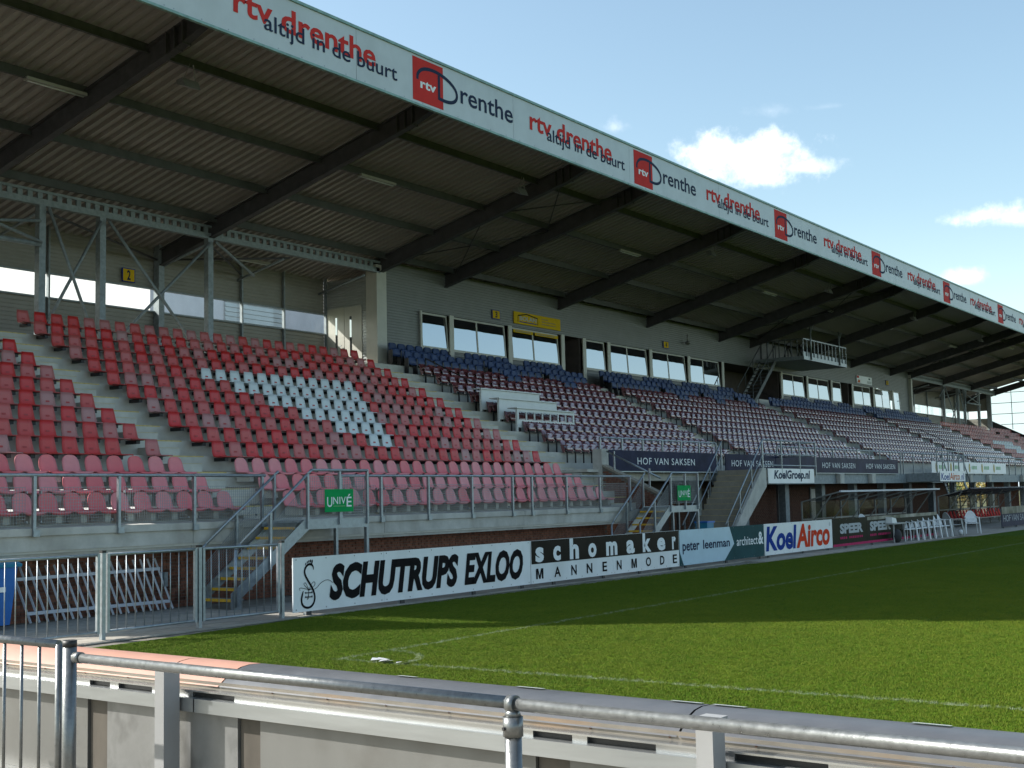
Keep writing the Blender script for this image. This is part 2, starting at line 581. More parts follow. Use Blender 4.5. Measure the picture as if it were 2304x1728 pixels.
# grass: shared colour rules for the turf sheet and the blades, with worn lime line markings
def grass_mat(name, blades):
    m = bpy.data.materials.new(name)
    m.use_nodes = True
    t = m.node_tree
    b = t.nodes['Principled BSDF']
    N, L = t.nodes.new, t.links.new
    g = N('ShaderNodeNewGeometry')

    def noise(s, d=4, sc_=(1, 1, 1)):
        mp = N('ShaderNodeMapping')
        mp.inputs['Scale'].default_value = sc_
        L(g.outputs['Position'], mp.inputs['Vector'])
        n = N('ShaderNodeTexNoise')
        n.inputs['Scale'].default_value = s
        n.inputs['Detail'].default_value = d
        L(mp.outputs[0], n.inputs['Vector'])
        return n.outputs['Fac']

    def mth(op, a, b_=None):
        n = N('ShaderNodeMath')
        n.operation = op
        for i, v in enumerate((a, b_)):
            if v is None:
                continue
            if isinstance(v, (int, float)):
                n.inputs[i].default_value = v
            else:
                L(v, n.inputs[i])
        return n.outputs[0]

    def mixc(f, a, b_):
        n = N('ShaderNodeMix')
        n.data_type = 'RGBA'
        for s, v in (('Factor', f), ('A', a), ('B', b_)):
            if isinstance(v, tuple):
                n.inputs[s].default_value = v + (1,)
            elif isinstance(v, float):
                n.inputs[s].default_value = v
            else:
                L(v, n.inputs[s])
        return n.outputs['Result']

    def mapr(v, a, b_):
        n = N('ShaderNodeMapRange')
        n.inputs['From Min'].default_value = a
        n.inputs['From Max'].default_value = b_
        L(v, n.inputs['Value'])
        return n.outputs[0]
    big = mapr(noise(.22, 3), .38, .62)
    mid = mapr(noise(1.7, 5), .35, .65)
    fine = mapr(noise(38 if not blades else 9, 3), .3, .7)
    c = mixc(big, (.064, .118, .006), (.088, .132, .009))
    c = mixc(mth('MULTIPLY', mid, .75), c, (.046, .098, .005))
    c = mixc(mth('MULTIPLY', fine, .5), c, (.034, .066, .004) if not blades else (.080, .132, .008))
    if blades:
        oi = N('ShaderNodeObjectInfo')
        c = mixc(mth('MULTIPLY', oi.outputs['Random'], .45), c, (.140, .140, .016))
    sep = N('ShaderNodeSeparateXYZ')
    L(g.outputs['Position'], sep.inputs[0])
    X, Y = sep.outputs['X'], sep.outputs['Y']
    wob = mth('MULTIPLY', mth('SUBTRACT', noise(3, 3), .5), .05)
    t1 = mth('MULTIPLY', mth('LESS_THAN', mth('ABSOLUTE', mth('ADD', Y, wob)), .06), mth('GREATER_THAN', X, -.06))
    t2 = mth('MULTIPLY', mth('LESS_THAN', mth('ABSOLUTE', mth('ADD', X, wob)), .06), mth('LESS_THAN', Y, .06))
    rr = mth('SQRT', mth('ADD', mth('MULTIPLY', X, X), mth('MULTIPLY', Y, Y)))
    t3 = mth('MULTIPLY', mth('LESS_THAN', mth('ABSOLUTE', mth('SUBTRACT', mth('ADD', rr, wob), 1.0)), .055),
             mth('MULTIPLY', mth('GREATER_THAN', X, 0.0), mth('LESS_THAN', Y, 0.0)))
    ln = mth('MAXIMUM', mth('MAXIMUM', t1, t2), t3)
    worn = mapr(noise(11, 5), .40, .66)
    ln = mth('MULTIPLY', ln, mth('MULTIPLY', worn, .34))
    c = mixc(ln, c, (.46, .50, .45))
    L(c, b.inputs['Base Color'])
    b.inputs['Roughness'].default_value = .75 if blades else .95
    b.inputs['Specular IOR Level'].default_value = .15 if blades else .05
    if not blades:
        bp = N('ShaderNodeBump')
        bp.inputs['Strength'].default_value = .9
        bp.inputs['Distance'].default_value = .05
        L(noise(46, 4), bp.inputs['Height'])
        L(bp.outputs[0], b.inputs['Normal'])
    M[name] = m


grass_mat('turf', False)
grass_mat('grass_blades', True)


def leaf_mat(name, c1, c2):
    mat(name, c1, .6, var=.25, scale=3, base2=c2, world_space=True)


leaf_mat('leaves_green', (.055, .095, .02), (.10, .14, .03))
leaf_mat('leaves_gold', (.22, .14, .02), (.16, .15, .03))


# ---------------------------------------------------------------- lettering
def text_raw(s, bold=0.0, shear=0.0, space=1.0):
    cu = bpy.data.curves.new('lettering', 'FONT')
    cu.body = s
    cu.size = 1
    cu.offset = bold
    cu.shear = shear
    cu.space_character = space
    cu.resolution_u = 3
    cu.fill_mode = 'FRONT'
    ob = bpy.data.objects.new('lettering', cu)
    me = bpy.data.meshes.new_from_object(ob)
    v = [(p.co.x, p.co.y) for p in me.vertices]
    f = [tuple(p.vertices) for p in me.polygons]
    bpy.data.objects.remove(ob)
    bpy.data.meshes.remove(me)
    bpy.data.curves.remove(cu)
    return v, f


_tc = {}


def letters(mb, s, x0, x1, z0, z1, y, bold=0.0, shear=0.0, space=1.0):
    """flat print facing -Y that fills the rectangle x0..x1, z0..z1"""
    k = (s, bold, shear, space)
    if k not in _tc:
        _tc[k] = text_raw(*k)
    v, f = _tc[k]
    if not v:
        return mb
    ax, bx = min(p[0] for p in v), max(p[0] for p in v)
    az, bz = min(p[1] for p in v), max(p[1] for p in v)
    sx, sz = (x1 - x0) / (bx - ax), (z1 - z0) / (bz - az)
    return mb.add([(x0 + (p[0] - ax) * sx, y, z0 + (p[1] - az) * sz) for p in v], f)


def ribbon(mb, pts, w, y, closed=False):
    """flat printed stroke of width w along (x, z) points"""
    n = len(pts)
    vs_, fs = [], []
    for i, p in enumerate(pts):
        a = pts[max(0, i - 1)] if not closed else pts[i - 1]
        b = pts[min(n - 1, i + 1)] if not closed else pts[(i + 1) % n]
        dx, dz = b[0] - a[0], b[1] - a[1]
        l = math.hypot(dx, dz) or 1
        ww = w[i] if isinstance(w, list) else w
        nx, nz = -dz / l * ww / 2, dx / l * ww / 2
        vs_ += [(p[0] + nx, y, p[1] + nz), (p[0] - nx, y, p[1] - nz)]
    m = n if closed else n - 1
    for i in range(m):
        j = (i + 1) % n
        fs.append((2 * i, 2 * i + 1, 2 * j + 1, 2 * j))
    return mb.add(vs_, fs)


def disc(mb, cx, cz, rx, rz, y, n=14, tilt=0.0):
    vs_ = []
    for i in range(n):
        t = 2 * math.pi * i / n
        a, b = rx * math.cos(t), rz * math.sin(t)
        vs_.append((cx + a * math.cos(tilt) - b * math.sin(tilt), y, cz + a * math.sin(tilt) + b * math.cos(tilt)))
    return mb.add(vs_, [tuple(range(n))])


def spline(pts, k=8):
    """Catmull-Rom through 2D points"""
    out = []
    P = [pts[0]] + list(pts) + [pts[-1]]
    for i in range(1, len(P) - 2):
        p0, p1, p2, p3 = P[i - 1], P[i], P[i + 1], P[i + 2]
        for j in range(k):
            t = j / k
            out.append(tuple(.5 * (2 * p1[d] + (p2[d] - p0[d]) * t + (2 * p0[d] - 5 * p1[d] + 4 * p2[d] - p3[d]) * t * t + (3 * p1[d] - p0[d] - 3 * p2[d] + p3[d]) * t ** 3) for d in (0, 1)))
    out.append(tuple(pts[-1]))
    return out


def ordinal(n):
    w = ['zeroth', 'first', 'second', 'third', 'fourth', 'fifth', 'sixth', 'seventh', 'eighth', 'ninth', 'tenth', 'eleventh', 'twelfth', 'thirteenth',
         'fourteenth', 'fifteenth', 'sixteenth', 'seventeenth', 'eighteenth', 'nineteenth', 'twentieth']
    if n <= 20:
        return w[n]
    t = {2: 'twenty', 3: 'thirty', 4: 'forty', 5: 'fifty'}[n // 10]
    return t + '-' + w[n % 10] if n % 10 else t[:-1] + 'ieth'

# ================================================================ ground
def sheet(name, poly, z, m, kind='structure'):
    return MB().add([(x, y, z) for x, y in poly], [tuple(range(len(poly)))]).build(name, m, kind=kind)


sheet('ground', [(-2000, -2000), (2000, -2000), (2000, 2000), (-2000, 2000)], -.03, 'soil')
sheet('pitch', [(-6.6, -80), (112, -80), (112, 2.9), (60, 3.1), (29, 3.57), (18, 3.78), (4.2, 4.35), (.6, 4.05), (-6.6, 3.9)], 0.0, 'turf')
sheet('walkway', [(-30, 3.2), (112, 2.0), (112, 30), (-30, 30)], -.022, 'joint_sand')
# terrace behind the goal, where the photographer stands
MB().box(-30, -7.0, -40, 12, -.028, .18).build('goal_terrace', 'stair_concrete', kind='structure')

# concrete slabs of the walkway: single slabs where they can be told apart
pav = thing('paving', (0, 0, 0), 'grey concrete slab paving between the pitch and the stand', 'paving')
pav['kind'] = 'structure'
del pav['category']
sw, sd = .60, .60
slab_me = MB().prism([(-.295, -.295), (.295, -.295), (.295, .295), (-.295, .295)], 'z', -.02, 0).mesh('paving_slab')
nslab = 0
far_slabs = MB()
edge = lambda x: 4.05 + (x - .6) * .083 if x < 4.2 else 4.35 - (x - 4.2) * .032
for i in range(-9, 140):
    x = i * sw
    for j in range(0, 9):
        y = 3.55 + j * sd
        if y < edge(x) + .35 or y > 8.25:
            continue
        if x < 14 and x > -1.5 and nslab < 200:
            o = link('paving_slab', slab_me, 'paving', pav, loc=(x, y, .006 + random.uniform(-.002, .003)))
            o.rotation_euler.z = random.uniform(-.004, .004)
            nslab += 1
        else:
            far_slabs.box(x - .295, x + .295, y - .295, y + .295, -.02, .006 + random.uniform(-.002, .003))
far_slabs.build('paving_slabs', 'paving', pav, kind='stuff')
# ================================================================ the grandstand
def RY(k):
    return 8.40 + .72 * k


def TZ(k):
    return 1.49 + .365 * k


def nose(k):
    return RY(k) - .60


def roofz(y):            # underside of the roof sheets
    return 10.72 + .25 * (19 - y)


STAND = thing('grandstand', (53, 14, 0), 'long concrete grandstand with red and maroon seating under a corrugated cantilever roof', 'grandstand')
mirror = lambda x: 106 - x

# terrace steps, one precast unit per row and section
for sec, (x0, x1, k0, k1) in enumerate(((-1, 21.2, 0, 13), (21.2, 84.8, 4, 14), (84.8, 107, 0, 13))):
    for k in range(k0, k1 + 1):
        ya, yb = nose(k), nose(k + 1) + .14
        if k == k0 and k0 == 0:
            ya = 7.62
        if k == k1:
            yb = 21.7
        if k == 4 and k0 == 4:
            ya = 9.42
            MB().box(x0 + .002, x1 - .002, ya, yb, 2.62, 2.71).build('terrace_step', 'step_concrete', STAND)
            ya = nose(4)
        b = MB().box(x0 + .002, x1 - .002, ya, yb, TZ(k) - .33, TZ(k))
        b.build('terrace_step', 'step_concrete', STAND)
        # shallow seat rail along the back of the row
# aisle steps with yellow edges
AISLES = [(6.15, 7.35, 0, 12), (20.45, 21.95, 0, 12), (34.9, 36.7, 4, 12), (51.9, 54.1, 4, 12), (69.3, 71.1, 4, 12), (84.05, 85.55, 0, 12), (98.65, 99.85, 0, 12)]
for (x0, x1, k0, k1) in AISLES:
    for k in range(k0, k1 + 1):
        yn = nose(k + 1)
        s = MB().box(x0, x1 - .35 * (x0 < 8), yn - .34, yn - .002, TZ(k) + .001, TZ(k) + .185).build('aisle_step', 'step_concrete', STAND)
        MB().box(x0 + .01, x1 - .36 * (x0 < 8), yn - .345, yn - .29, TZ(k) + .182, TZ(k) + .188).build('step_line', 'yellow_line', s)
        MB().box(x0 + .01, x1 - .01, yn - .004, yn + .05, TZ(k + 1) - .02, TZ(k + 1) + .003).build('step_line', 'yellow_line', s)

# front beam and coping of the two low end sections
for (x0, x1) in ((-1, 20.5), (85.5, 107)):
    n = 4
    for i in range(n):
        a, b_ = x0 + (x1 - x0) * i / n, x0 + (x1 - x0) * (i + 1) / n - .012
        f = MB().prism([(7.60, 1.20), (7.60, 1.45), (8.35, 1.45), (8.35, 1.10), (7.66, 1.10), (7.63, 1.20)], 'x', a, b_).build('front_beam', 'concrete', STAND)
        MB().prism([(7.56, 1.452), (7.56, 1.575), (7.80, 1.60), (7.80, 1.452)], 'x', a + .003, b_ - .003).build('coping', 'concrete', f)

# brick wall below the front beam
bw = MB().box(-1, 20.4, 8.32, 8.5, -.02, 1.10).build('brick_wall', 'mortar', STAND)
BL, BH = .21, .058
brick_me = MB().box(-BL / 2 + .004, BL / 2 - .004, -.012, .03, 0, BH - .008).mesh('brick')
rest = MB()
n = 0
for c in range(18):
    z = .004 + c * (BH + .002)
    for i in range(110):
        x = -1 + i * (BL + .008) + (.109 if c % 2 else 0)
        if x > 20.3:
            continue
        near = (1.2 < x < 4.75) or False
        if near and n < 300:
            o = link('brick', brick_me, 'brick', bw, loc=(x, 8.31 + random.uniform(-.003, .002), z))
            n += 1
        else:
            rest.box(x - BL / 2 + .004, x + BL / 2 - .004, 8.298, 8.34, z, z + BH - .008)
rest.build('bricks', 'brick', bw, kind='stuff')

# ---- middle section below the seats: edge beam, soffit, columns, brick wall behind
for i in range(14):
    a, b_ = 30.0 + i * 4.0, 33.985 + i * 4.0
    MB().box(a, b_, 9.40, 9.62, 2.20, 2.66).build('edge_beam', 'galvanised_dull', STAND)
for x in (22, 24.5, 27):
    pass
MB().box(21.2, 86, 9.64, 14.5, 2.36, 2.60).build('soffit', 'concrete', STAND)
for x in (41.8, 45.8, 61.8, 65.8, 73.8, 77.8):
    MB().box(x - .24, x + .24, 9.2, 9.39, 2.20, 2.62).build('beam_end', 'concrete', STAND)
for i in range(13):
    x = 30.3 + 4.02 * i
    MB().box(x - .2, x + .2, 10.3, 10.6, 0, 2.36).build('column', 'galvanised_dull', STAND)
mw = MB().box(22.0, 67, 12.0, 12.2, -.02, 2.4).build('brick_wall', 'mortar', STAND)
br = MB()
for c in range(40):
    z = .004 + c * .06
    for i in range(206):
        x = 22.0 + i * .218 + (.109 if c % 2 else 0)
        if x < 66.8 and not (44.9 < x < 46.4 and z < 2.05) and not (33.2 < x < 34.3 and z < 2.05):
            br.box(x - .101, x + .101, 11.978, 12.02, z, z + .05)
br.build('bricks', 'brick', mw, kind='stuff')
for x0, x1, m_ in ((44.95, 46.35, 'plastic_white'), (33.25, 34.25, 'recess_dark')):
    d = MB().box(x0, x1, 11.95, 12.0, 0, 2.0).build('door', m_, STAND)
    MB().box(x0 + .1, x1 - .1, 11.94, 11.949, .05, .2).build('kick_plate', 'bin_blue', d)
    for e in (x0 - .05, x1 + .05):
        MB().box(e - .05, e + .05, 11.9, 12.0, 0, 2.06).build('door_frame', 'galvanised', d)
MB().box(76, 84, 12.0, 12.2, -.02, 2.4).build('brick_wall', 'brick', STAND)
for x in (31.2, 32.4, 36.3, 40.5):
    MB().box(x - .05, x + .05, 11.6, 11.7, 0, 2.3).build('drain_pipe', 'galvanised', STAND)

# entrance gap beside the first low section: pillar, sloping brick cheek wall, dark portal
MB().box(21.85, 22.26, 9.30, 9.62, 0, 3.33).build('pillar', 'concrete', STAND)
ck = MB().prism([(7.45, 0), (7.45, 1.90), (9.29, 2.76), (9.29, 0)], 'x', 21.9, 22.12).build('cheek_wall', 'mortar', STAND)
cb = MB()
for c in range(46):
    z = .004 + c * .06
    for i in range(9):
        y = 7.56 + i * .218 + (.109 if c % 2 else 0)
        if y < 9.2 and z + .05 < 1.90 + (y - .1 - 7.45) * .467:
            cb.box(21.885, 21.93, y - .101, y + .101, z, z + .05)
cb.build('bricks', 'brick', ck, kind='stuff')
MB().prism([(7.42, 1.905), (7.42, 1.98), (9.29, 2.85), (9.29, 2.775)], 'x', 21.86, 22.16).build('wall_coping', 'stair_concrete', ck)
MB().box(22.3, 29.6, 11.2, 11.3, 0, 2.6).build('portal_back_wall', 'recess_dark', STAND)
MB().box(23.2, 23.5, 9.7, 10.0, 0, 2.6).build('column', 'concrete', STAND)

# ---------------------------------------------------------------- roof
BX = [-.8, 7, 15, 23, 27, 35, 43, 51, 55, 63, 71, 79, 83, 91, 99, 106.8]
for bi, x in enumerate(BX):
    yr = 21.6 if (x < 23 or x > 83) else 19.35
    if x in (23, 83):
        yr = 19.6
    bot = lambda y: 10.10 + .25 * (19 - y)
    top = lambda y: 10.60 + .25 * (19 - y)
    m = MB()
    web = [(yr, bot(yr)), (11.0, bot(11.0)), (9.62, 12.62), (9.62, top(9.62)), (yr, top(yr))]
    m.prism(web, 'x', x - .012, x + .012)
    for (a, b_) in (((yr, bot(yr)), (11.0, bot(11.0))), ((11.0, bot(11.0)), (9.62, 12.62)), ((yr, top(yr)), (9.62, top(9.62)))):
        m.bar((x, a[0], a[1]), (x, b_[0], b_[1]), .20, .03)
    o = m.build('roof_beam', 'beam_steel', STAND)
    if -1 < x < 60:
        for y in (10.85, 11.12, 11.4):
            MB().prism([(y - .018, bot(y) - .02), (y + .018, bot(y) - .03), (y + .018, top(y)), (y - .018, top(y))], 'x', x - .13, x + .13).build('stiffener', 'beam_steel', o)
PY = [9.9, 12.15, 14.35, 16.55, 18.75]
for a, b_ in zip(BX[:-1], BX[1:]):
    for y in PY:
        z = roofz(y)
        m = MB()
        m.box(a + .015, b_ - .015, y - .012, y + .012, z - .235, z - .012)
        m.box(a + .015, b_ - .015, y - .075, y + .005, z - .25, z - .2355)
        m.box(a + .015, b_ - .015, y - .005, y + .075, z - .028, z - .0125)
        m.build('purlin', 'purlin_steel', STAND)
    # trapezoidal roof sheet of the bay
    nr = max(1, round((b_ - a) / .307))
    p = (b_ - a) / nr
    prof = []
    for i in range(nr):
        u = a + i * p
        prof += [(u, 0), (u + p * .42, 0), (u + p * .50, .10), (u + p * .92, .10)]
    prof.append((b_, 0))
    yb = 21.75
    vs_ = [(u, 9.58, roofz(9.58) + h) for u, h in prof] + [(u, yb, roofz(yb) + h) for u, h in prof]
    nn = len(prof)
    sh = MB().add(vs_, [(i, i + 1, nn + i + 1, nn + i) for i in range(nn - 1)]).build('roof_sheet', 'roof_sheet', STAND)
    MB().prism([(9.58, roofz(9.58) + .11), (9.58, roofz(9.58) + .20), (yb, roofz(yb) + .20), (yb, roofz(yb) + .11)], 'x', a + .003, b_ - .003).build('roof_deck', 'roof_top', sh)

# wind bracing under the half bays
for (xa, xb) in ((23, 27), (51, 55), (79, 83)):
    for (ya, yb) in ((18.6, 14.4), (14.4, 11.2)):
        for s in (0, 1):
            p, q = (xa + .1, ya, roofz(ya) - .32), (xb - .1, yb, roofz(yb) - .32)
            if s:
                p, q = (xb - .1, ya, roofz(ya) - .34), (xa + .1, yb, roofz(yb) - .34)
            MB().tube(p, q, .022, 6).build('roof_brace', 'beam_steel', STAND)

# rear posts, longitudinal girder and bracing of the open end sections
def end_bay(F):
    """F maps X of the near section; built once for each end"""
    def sx(*xs):
        return sorted(F(x) for x in xs)
    a, b_ = sx(-1, 22.9)
    g = MB()
    g.box(a, b_, 18.98, 19.02, 10.08, 10.24)
    g.box(a, b_, 18.92, 19.10, 10.05, 10.08)
    g.build('girder', 'galvanised_dull', STAND)
    MB().box(a, b_, 18.95, 19.05, 10.40, 10.47).build('girder', 'galvanised_dull', STAND)
    for i in range(int((b_ - a) / .3)):
        if i % 1 == 0:
            pass
    t = MB()
    for i in range(int((b_ - a) / .307)):
        u = a + .05 + i * .307
        t.box(u, u + .15, 18.97, 19.03, 10.241, 10.399)
    t.build('girder_webs', 'galvanised_dull', STAND)
    for x, w in ((1.0, .2), (4.7, .2), (9.0, .2), (10.95, .2), (14.92, .2)):
        X = F(x)
        MB().box(X - w / 2, X + w / 2, 18.92, 19.12, TZ(13), 10.05).build('rear_post', 'galvanised_dull', STAND)
    br_ = [((9.1, 10.0), (10.6, 6.5)), ((10.85, 9.9), (9.15, 6.9)), ((11.05, 9.95), (14.3, 6.5)), ((14.85, 9.9), (11.3, 6.5)),
           ((15.0, 9.95), (16.6, 9.1)), ((4.8, 9.0), (8.9, 9.6)), ((8.9, 9.0), (4.8, 9.95)), ((4.8, 8.95), (8.9, 8.95))]
    for i, (p, q) in enumerate(br_):
        y = 18.86 if i % 2 else 18.80
        r = .07 if i == 7 else .045
        MB().tube((F(p[0]), y, p[1]), (F(q[0]), y, q[1]), r, 6).build('brace', 'galvanised_dull', STAND)
    for x in (9, 14.92, 18.2, 22.2):
        MB().tube((F(x), 19.1, 9.9), (F(x) + .2, 21.5, 9.5), .04, 6).build('brace', 'galvanised_dull', STAND)
    for xa, xb in ((9, 14.9), (14.9, 18.5), (18.5, 14.9)):
        MB().tube((F(xa), 19.1, 9.98), (F(xb), 21.4, 9.7), .035, 6).build('brace', 'beam_steel', STAND)


end_bay(lambda x: x)
end_bay(mirror)


# ribbed metal cladding
def clad(name, m, x0, x1, z0, z1, y, parent, pitch=.105, depth=.022, axis='x'):
    n = max(1, int(round((z1 - z0) / pitch)))
    h = (z1 - z0) / n
    prof = []
    for i in range(n):
        z = z0 + i * h
        prof += [(y, z), (y, z + h * .45), (y - depth, z + h * .55), (y - depth, z + h * .92)]
    prof.append((y, z1))
    b = MB()
    if axis == 'x':
        b.strip(prof, 'x', x0, x1)
    else:
        b.strip(prof, 'y', x0, x1)
    return b.build(name, m, parent)


# rear wall of the open ends: cladding, glazed strip, cladding
for F in (lambda x: x, mirror):
    def sx(a, b_):
        return sorted((F(a), F(b_)))
    edges = [-1, 3.0, 7.0, 11.0, 15.0, 18.6, 20.6, 22.75]
    for a, b_ in zip(edges[:-1], edges[1:]):
        u, v = sx(a, b_)
        clad('cladding_panel', 'cladding_beige', u, v, 8.75, 10.3, 21.6, STAND, pitch=.12)
        clad('cladding_panel', 'cladding_beige', u, v, 6.1, 8.06, 21.6, STAND, pitch=.12)
        MB().box(u + .03, v - .03, 21.575, 21.583, 8.07, 8.745).build('strip_pane', 'clear_glass', STAND)
    for e in edges:
        X = F(e)
        w = .22 if e == 15.0 else .06
        MB().box(X - w / 2, X + w / 2, 21.30 if e == 15 else 21.45, 21.56, 6.1, 10.2).build('wall_post', 'galvanised_dull', STAND)
    u, v = sx(-1, 22.75)
    MB().box(u, v, 21.50, 21.575, 8.02, 8.068).build('strip_sill', 'galvanised_dull', STAND)
    MB().box(u, v, 21.50, 21.575, 8.748, 8.79).build('strip_head', 'galvanised_dull', STAND)

# near gable screen (outside the picture, it casts the shadow on the corner of the pitch)
gs = MB()
gs.prism([(7.45, 0), (7.55, 1.5), (9.4, 7.60), (21.6, 7.60), (21.6, 0)], 'x', -1.10, -1.03)
gs.prism([(9.4, 7.602), (9.75, 8.50), (10.7, 8.50), (10.7, 7.602)], 'x', -1.10, -1.03)
gs.prism([(20.6, 7.602), (20.6, 8.50), (21.6, 8.50), (21.6, 7.602)], 'x', -1.10, -1.03)
gs.prism([(9.75, 8.502), (10.2, 12.2), (9.58, 13.1), (21.6, 10.1), (21.6, 8.502)], 'x', -1.10, -1.03)
gs.build('gable_screen', 'translucent_screen', STAND)
# far gable: solid rear part, glass with rails in front, dark raked parapet
clad('cladding_panel', 'cladding_beige', 19.65, 21.6, 8.75, 10.3, 106.9, STAND, pitch=.12, axis='y')
clad('cladding_panel', 'cladding_beige', 19.65, 21.6, 6.1, 8.06, 106.9, STAND, pitch=.12, axis='y')
MB().box(106.7, 106.95, 19.55, 19.75, 6.0, 10.3).build('gable_post', 'galvanised_dull', STAND)
for y0, y1 in ((17.65, 19.55), (15.4, 17.62), (13.1, 15.36), (10.8, 13.06)):
    MB().box(106.895, 106.905, y0, y1, 7.95 - (19.55 - y0) * .50, roofz(y1) - .25).build('gable_pane', 'clear_glass', STAND)
for z in (7.45, 8.40, 9.37, 10.30, 11.2):
    y1 = 19.5
    y0 = 10.8
    if z > 10.2:
        y1 = 19 - (z - 10.4) / .25
    if z < 7.8:
        y1 = 18.6
    MB().box(106.84, 106.892, y0, y1, z - .025, z + .025).build('gable_rail', 'galvanised_dull', STAND)
for y in (17.64, 15.38, 13.08):
    MB().box(106.85, 106.94, y - .02, y + .02, 7.95 - (19.55 - y) * .5, roofz(y) - .3).build('gable_mullion', 'galvanised_dull', STAND)
MB().prism([(19.6, 5.5), (19.6, 7.92), (8.0, 2.0), (8.0, 0.2)], 'x', 106.80, 106.89).build('gable_parapet', 'black_steel', STAND)

# ---------------------------------------------------------------- roof lamps
for i, x in enumerate((6.1, 17.4, 32.8, 46.6, 55.4, 64.1, 77.5, 86.0)):
    y = 14.3 if i < 7 else 12.5
    z = roofz(y) - .30
    lab = ['nearest strip lamp under the first roof bay at upper left', 'strip lamp under the roof to the right of the second big roof beam', 'strip lamp under the roof above the number three window wall',
           'strip lamp under the roof left of the hanging camera gantry', 'strip lamp under the roof right above the camera gantry', 'strip lamp under the roof just right of the camera gantry',
           'strip lamp under the far roof beside the second last text panel', 'farthest strip lamp under the roof near the open gable'][i]
    t = thing('strip_lamp', (x, y, z), 'pale ' + lab, 'lamp', 'strip lamps under the roof')
    MB().box(x - .80, x + .80, y - .09, y + .09, z, z + .07).build('housing', 'tube_lamp', t)
    MB().tube((x - .75, y, z - .018), (x + .75, y, z - .018), .018, 8).build('lamp_tube', 'print_grey', t)
x = 18.1
t = thing('strip_lamp', (x, 20.5, 10.0), 'pale strip lamp at the back under the low roof, near the braced posts', 'lamp', 'strip lamps under the roof')
MB().box(x - .80, x + .80, 20.41, 20.59, 9.98, 10.05).build('housing', 'tube_lamp', t)
MB().tube((x - .75, 20.5, 9.962), (x + .75, 20.5, 9.962), .018, 8).build('lamp_tube', 'print_grey', t)
for i, x in enumerate((8.15, 21.9, 35.8, 48.8, 62.2, 76.4)):
    y = 12.0
    z = roofz(y) - .25
    lab = ['nearest grey floodlight hanging under the roof beside the first beam bracket', 'grey floodlight hanging under the roof before the second sign with the red square', 'grey floodlight under the roof before the third red square',
           'grey floodlight under the roof left of the camera gantry', 'grey floodlight under the roof right of the camera gantry', 'farthest grey floodlight under the roof'][i]
    t = thing('floodlight', (x, y, z), lab, 'floodlight', 'floodlights under the roof')
    b = MB()
    for s in (-.2, .2):
        b.bar((x + s * .25, y, z), (x + s, y + .08, z - .42), .03, .012)
    b.build('bracket', 'lamp_grey', t)
    MB().prism([(y - .05, z - .58), (y + .22, z - .50), (y + .27, z - .38), (y + .05, z - .36)], 'x', x - .24, x + .24).build('lamp_body', 'lamp_grey', t)
    MB().add([(x - .21, y - .054, z - .585), (x + .21, y - .054, z - .585), (x + .21, y + .20, z - .512), (x - .21, y + .20, z - .512)], [(0, 1, 2, 3)]).build('lamp_glass', 'plastic_grey', t)

# ---------------------------------------------------------------- sign along the roof edge
FB = thing('roof_edge_sign', (53, 9.5, 12.1), 'long white sign along the roof edge with red and navy lettering', 'sign')
fp = [11.13 + 6.68 * i for i in range(-2, 16)]
for a, b_ in zip(fp[:-1], fp[1:]):
    b2 = min(b_, 107)
    if a >= 107:
        break
    a = max(a, -1.05)
    p = MB().box(a + .006, b2 - .006, 9.50, 9.57, 12.10, 13.38).build('sign_panel', 'fascia_white', FB)
    rv = MB()
    for k in range(9):
        rv.box(a + .3 + k * .75 - .012, a + .3 + k * .75 + .012, 9.494, 9.4985, 12.13, 12.155)
    rv.build('rivets', 'galvanised', p)
MB().box(-1.05, 107, 9.46, 9.62, 13.383, 13.45).build('top_trim', 'fascia_trim', FB)
MB().box(-1.05, 107, 9.47, 9.56, 12.04, 12.097).build('bottom_trim', 'fascia_trim', FB)
yf = 9.496
for n_ in range(-1, 9):
    s = 13.28 + 11.5 * n_
    red, nav, whi = MB(), MB(), MB()
    sq = MB()
    sq.add([(s, yf, 12.17), (s + 1.27, yf, 12.17), (s + 1.27, yf, 13.32), (s, yf, 13.32)], [(0, 1, 2, 3)])
    letters(whi, 'rtv', s + .31, s + .97, 12.54, 12.76, yf - .003, bold=.03)
    arc = spline([(s + .19, 12.74), (s + .22, 12.90), (s + .40, 13.05), (s + .72, 13.12), (s + 1.10, 13.11), (s + 1.50, 13.02), (s + 1.78, 12.87), (s + 1.87, 12.70),
                  (s + 1.80, 12.55), (s + 1.62, 12.46), (s + 1.38, 12.43), (s + 1.10, 12.44)], 6)
    ribbon(nav, arc, .095, yf - .003)
    ribbon(nav, [(s + 1.09, 12.40), (s + 1.09, 13.06)], .10, yf - .0035)
    letters(nav, 'renthe', s + 2.03, s + 4.50, 12.545, 13.07, yf - .003, bold=.012)
    letters(red, 'rtv drenthe', s + 5.36, s + 10.06, 12.585, 13.16, yf - .003, bold=.022)
    letters(nav, 'altijd in de buurt', s + 6.27, s + 10.88, 12.34, 12.84, yf - .006, bold=.008)
    if n_ == 8:
        continue
    if n_ >= -1:
        sq.build('red_square', 'print_red', FB)
        whi.build('lettering', 'print_white', FB)
    nav.build('lettering', 'print_navy', FB)
    red.build('lettering', 'print_red', FB)

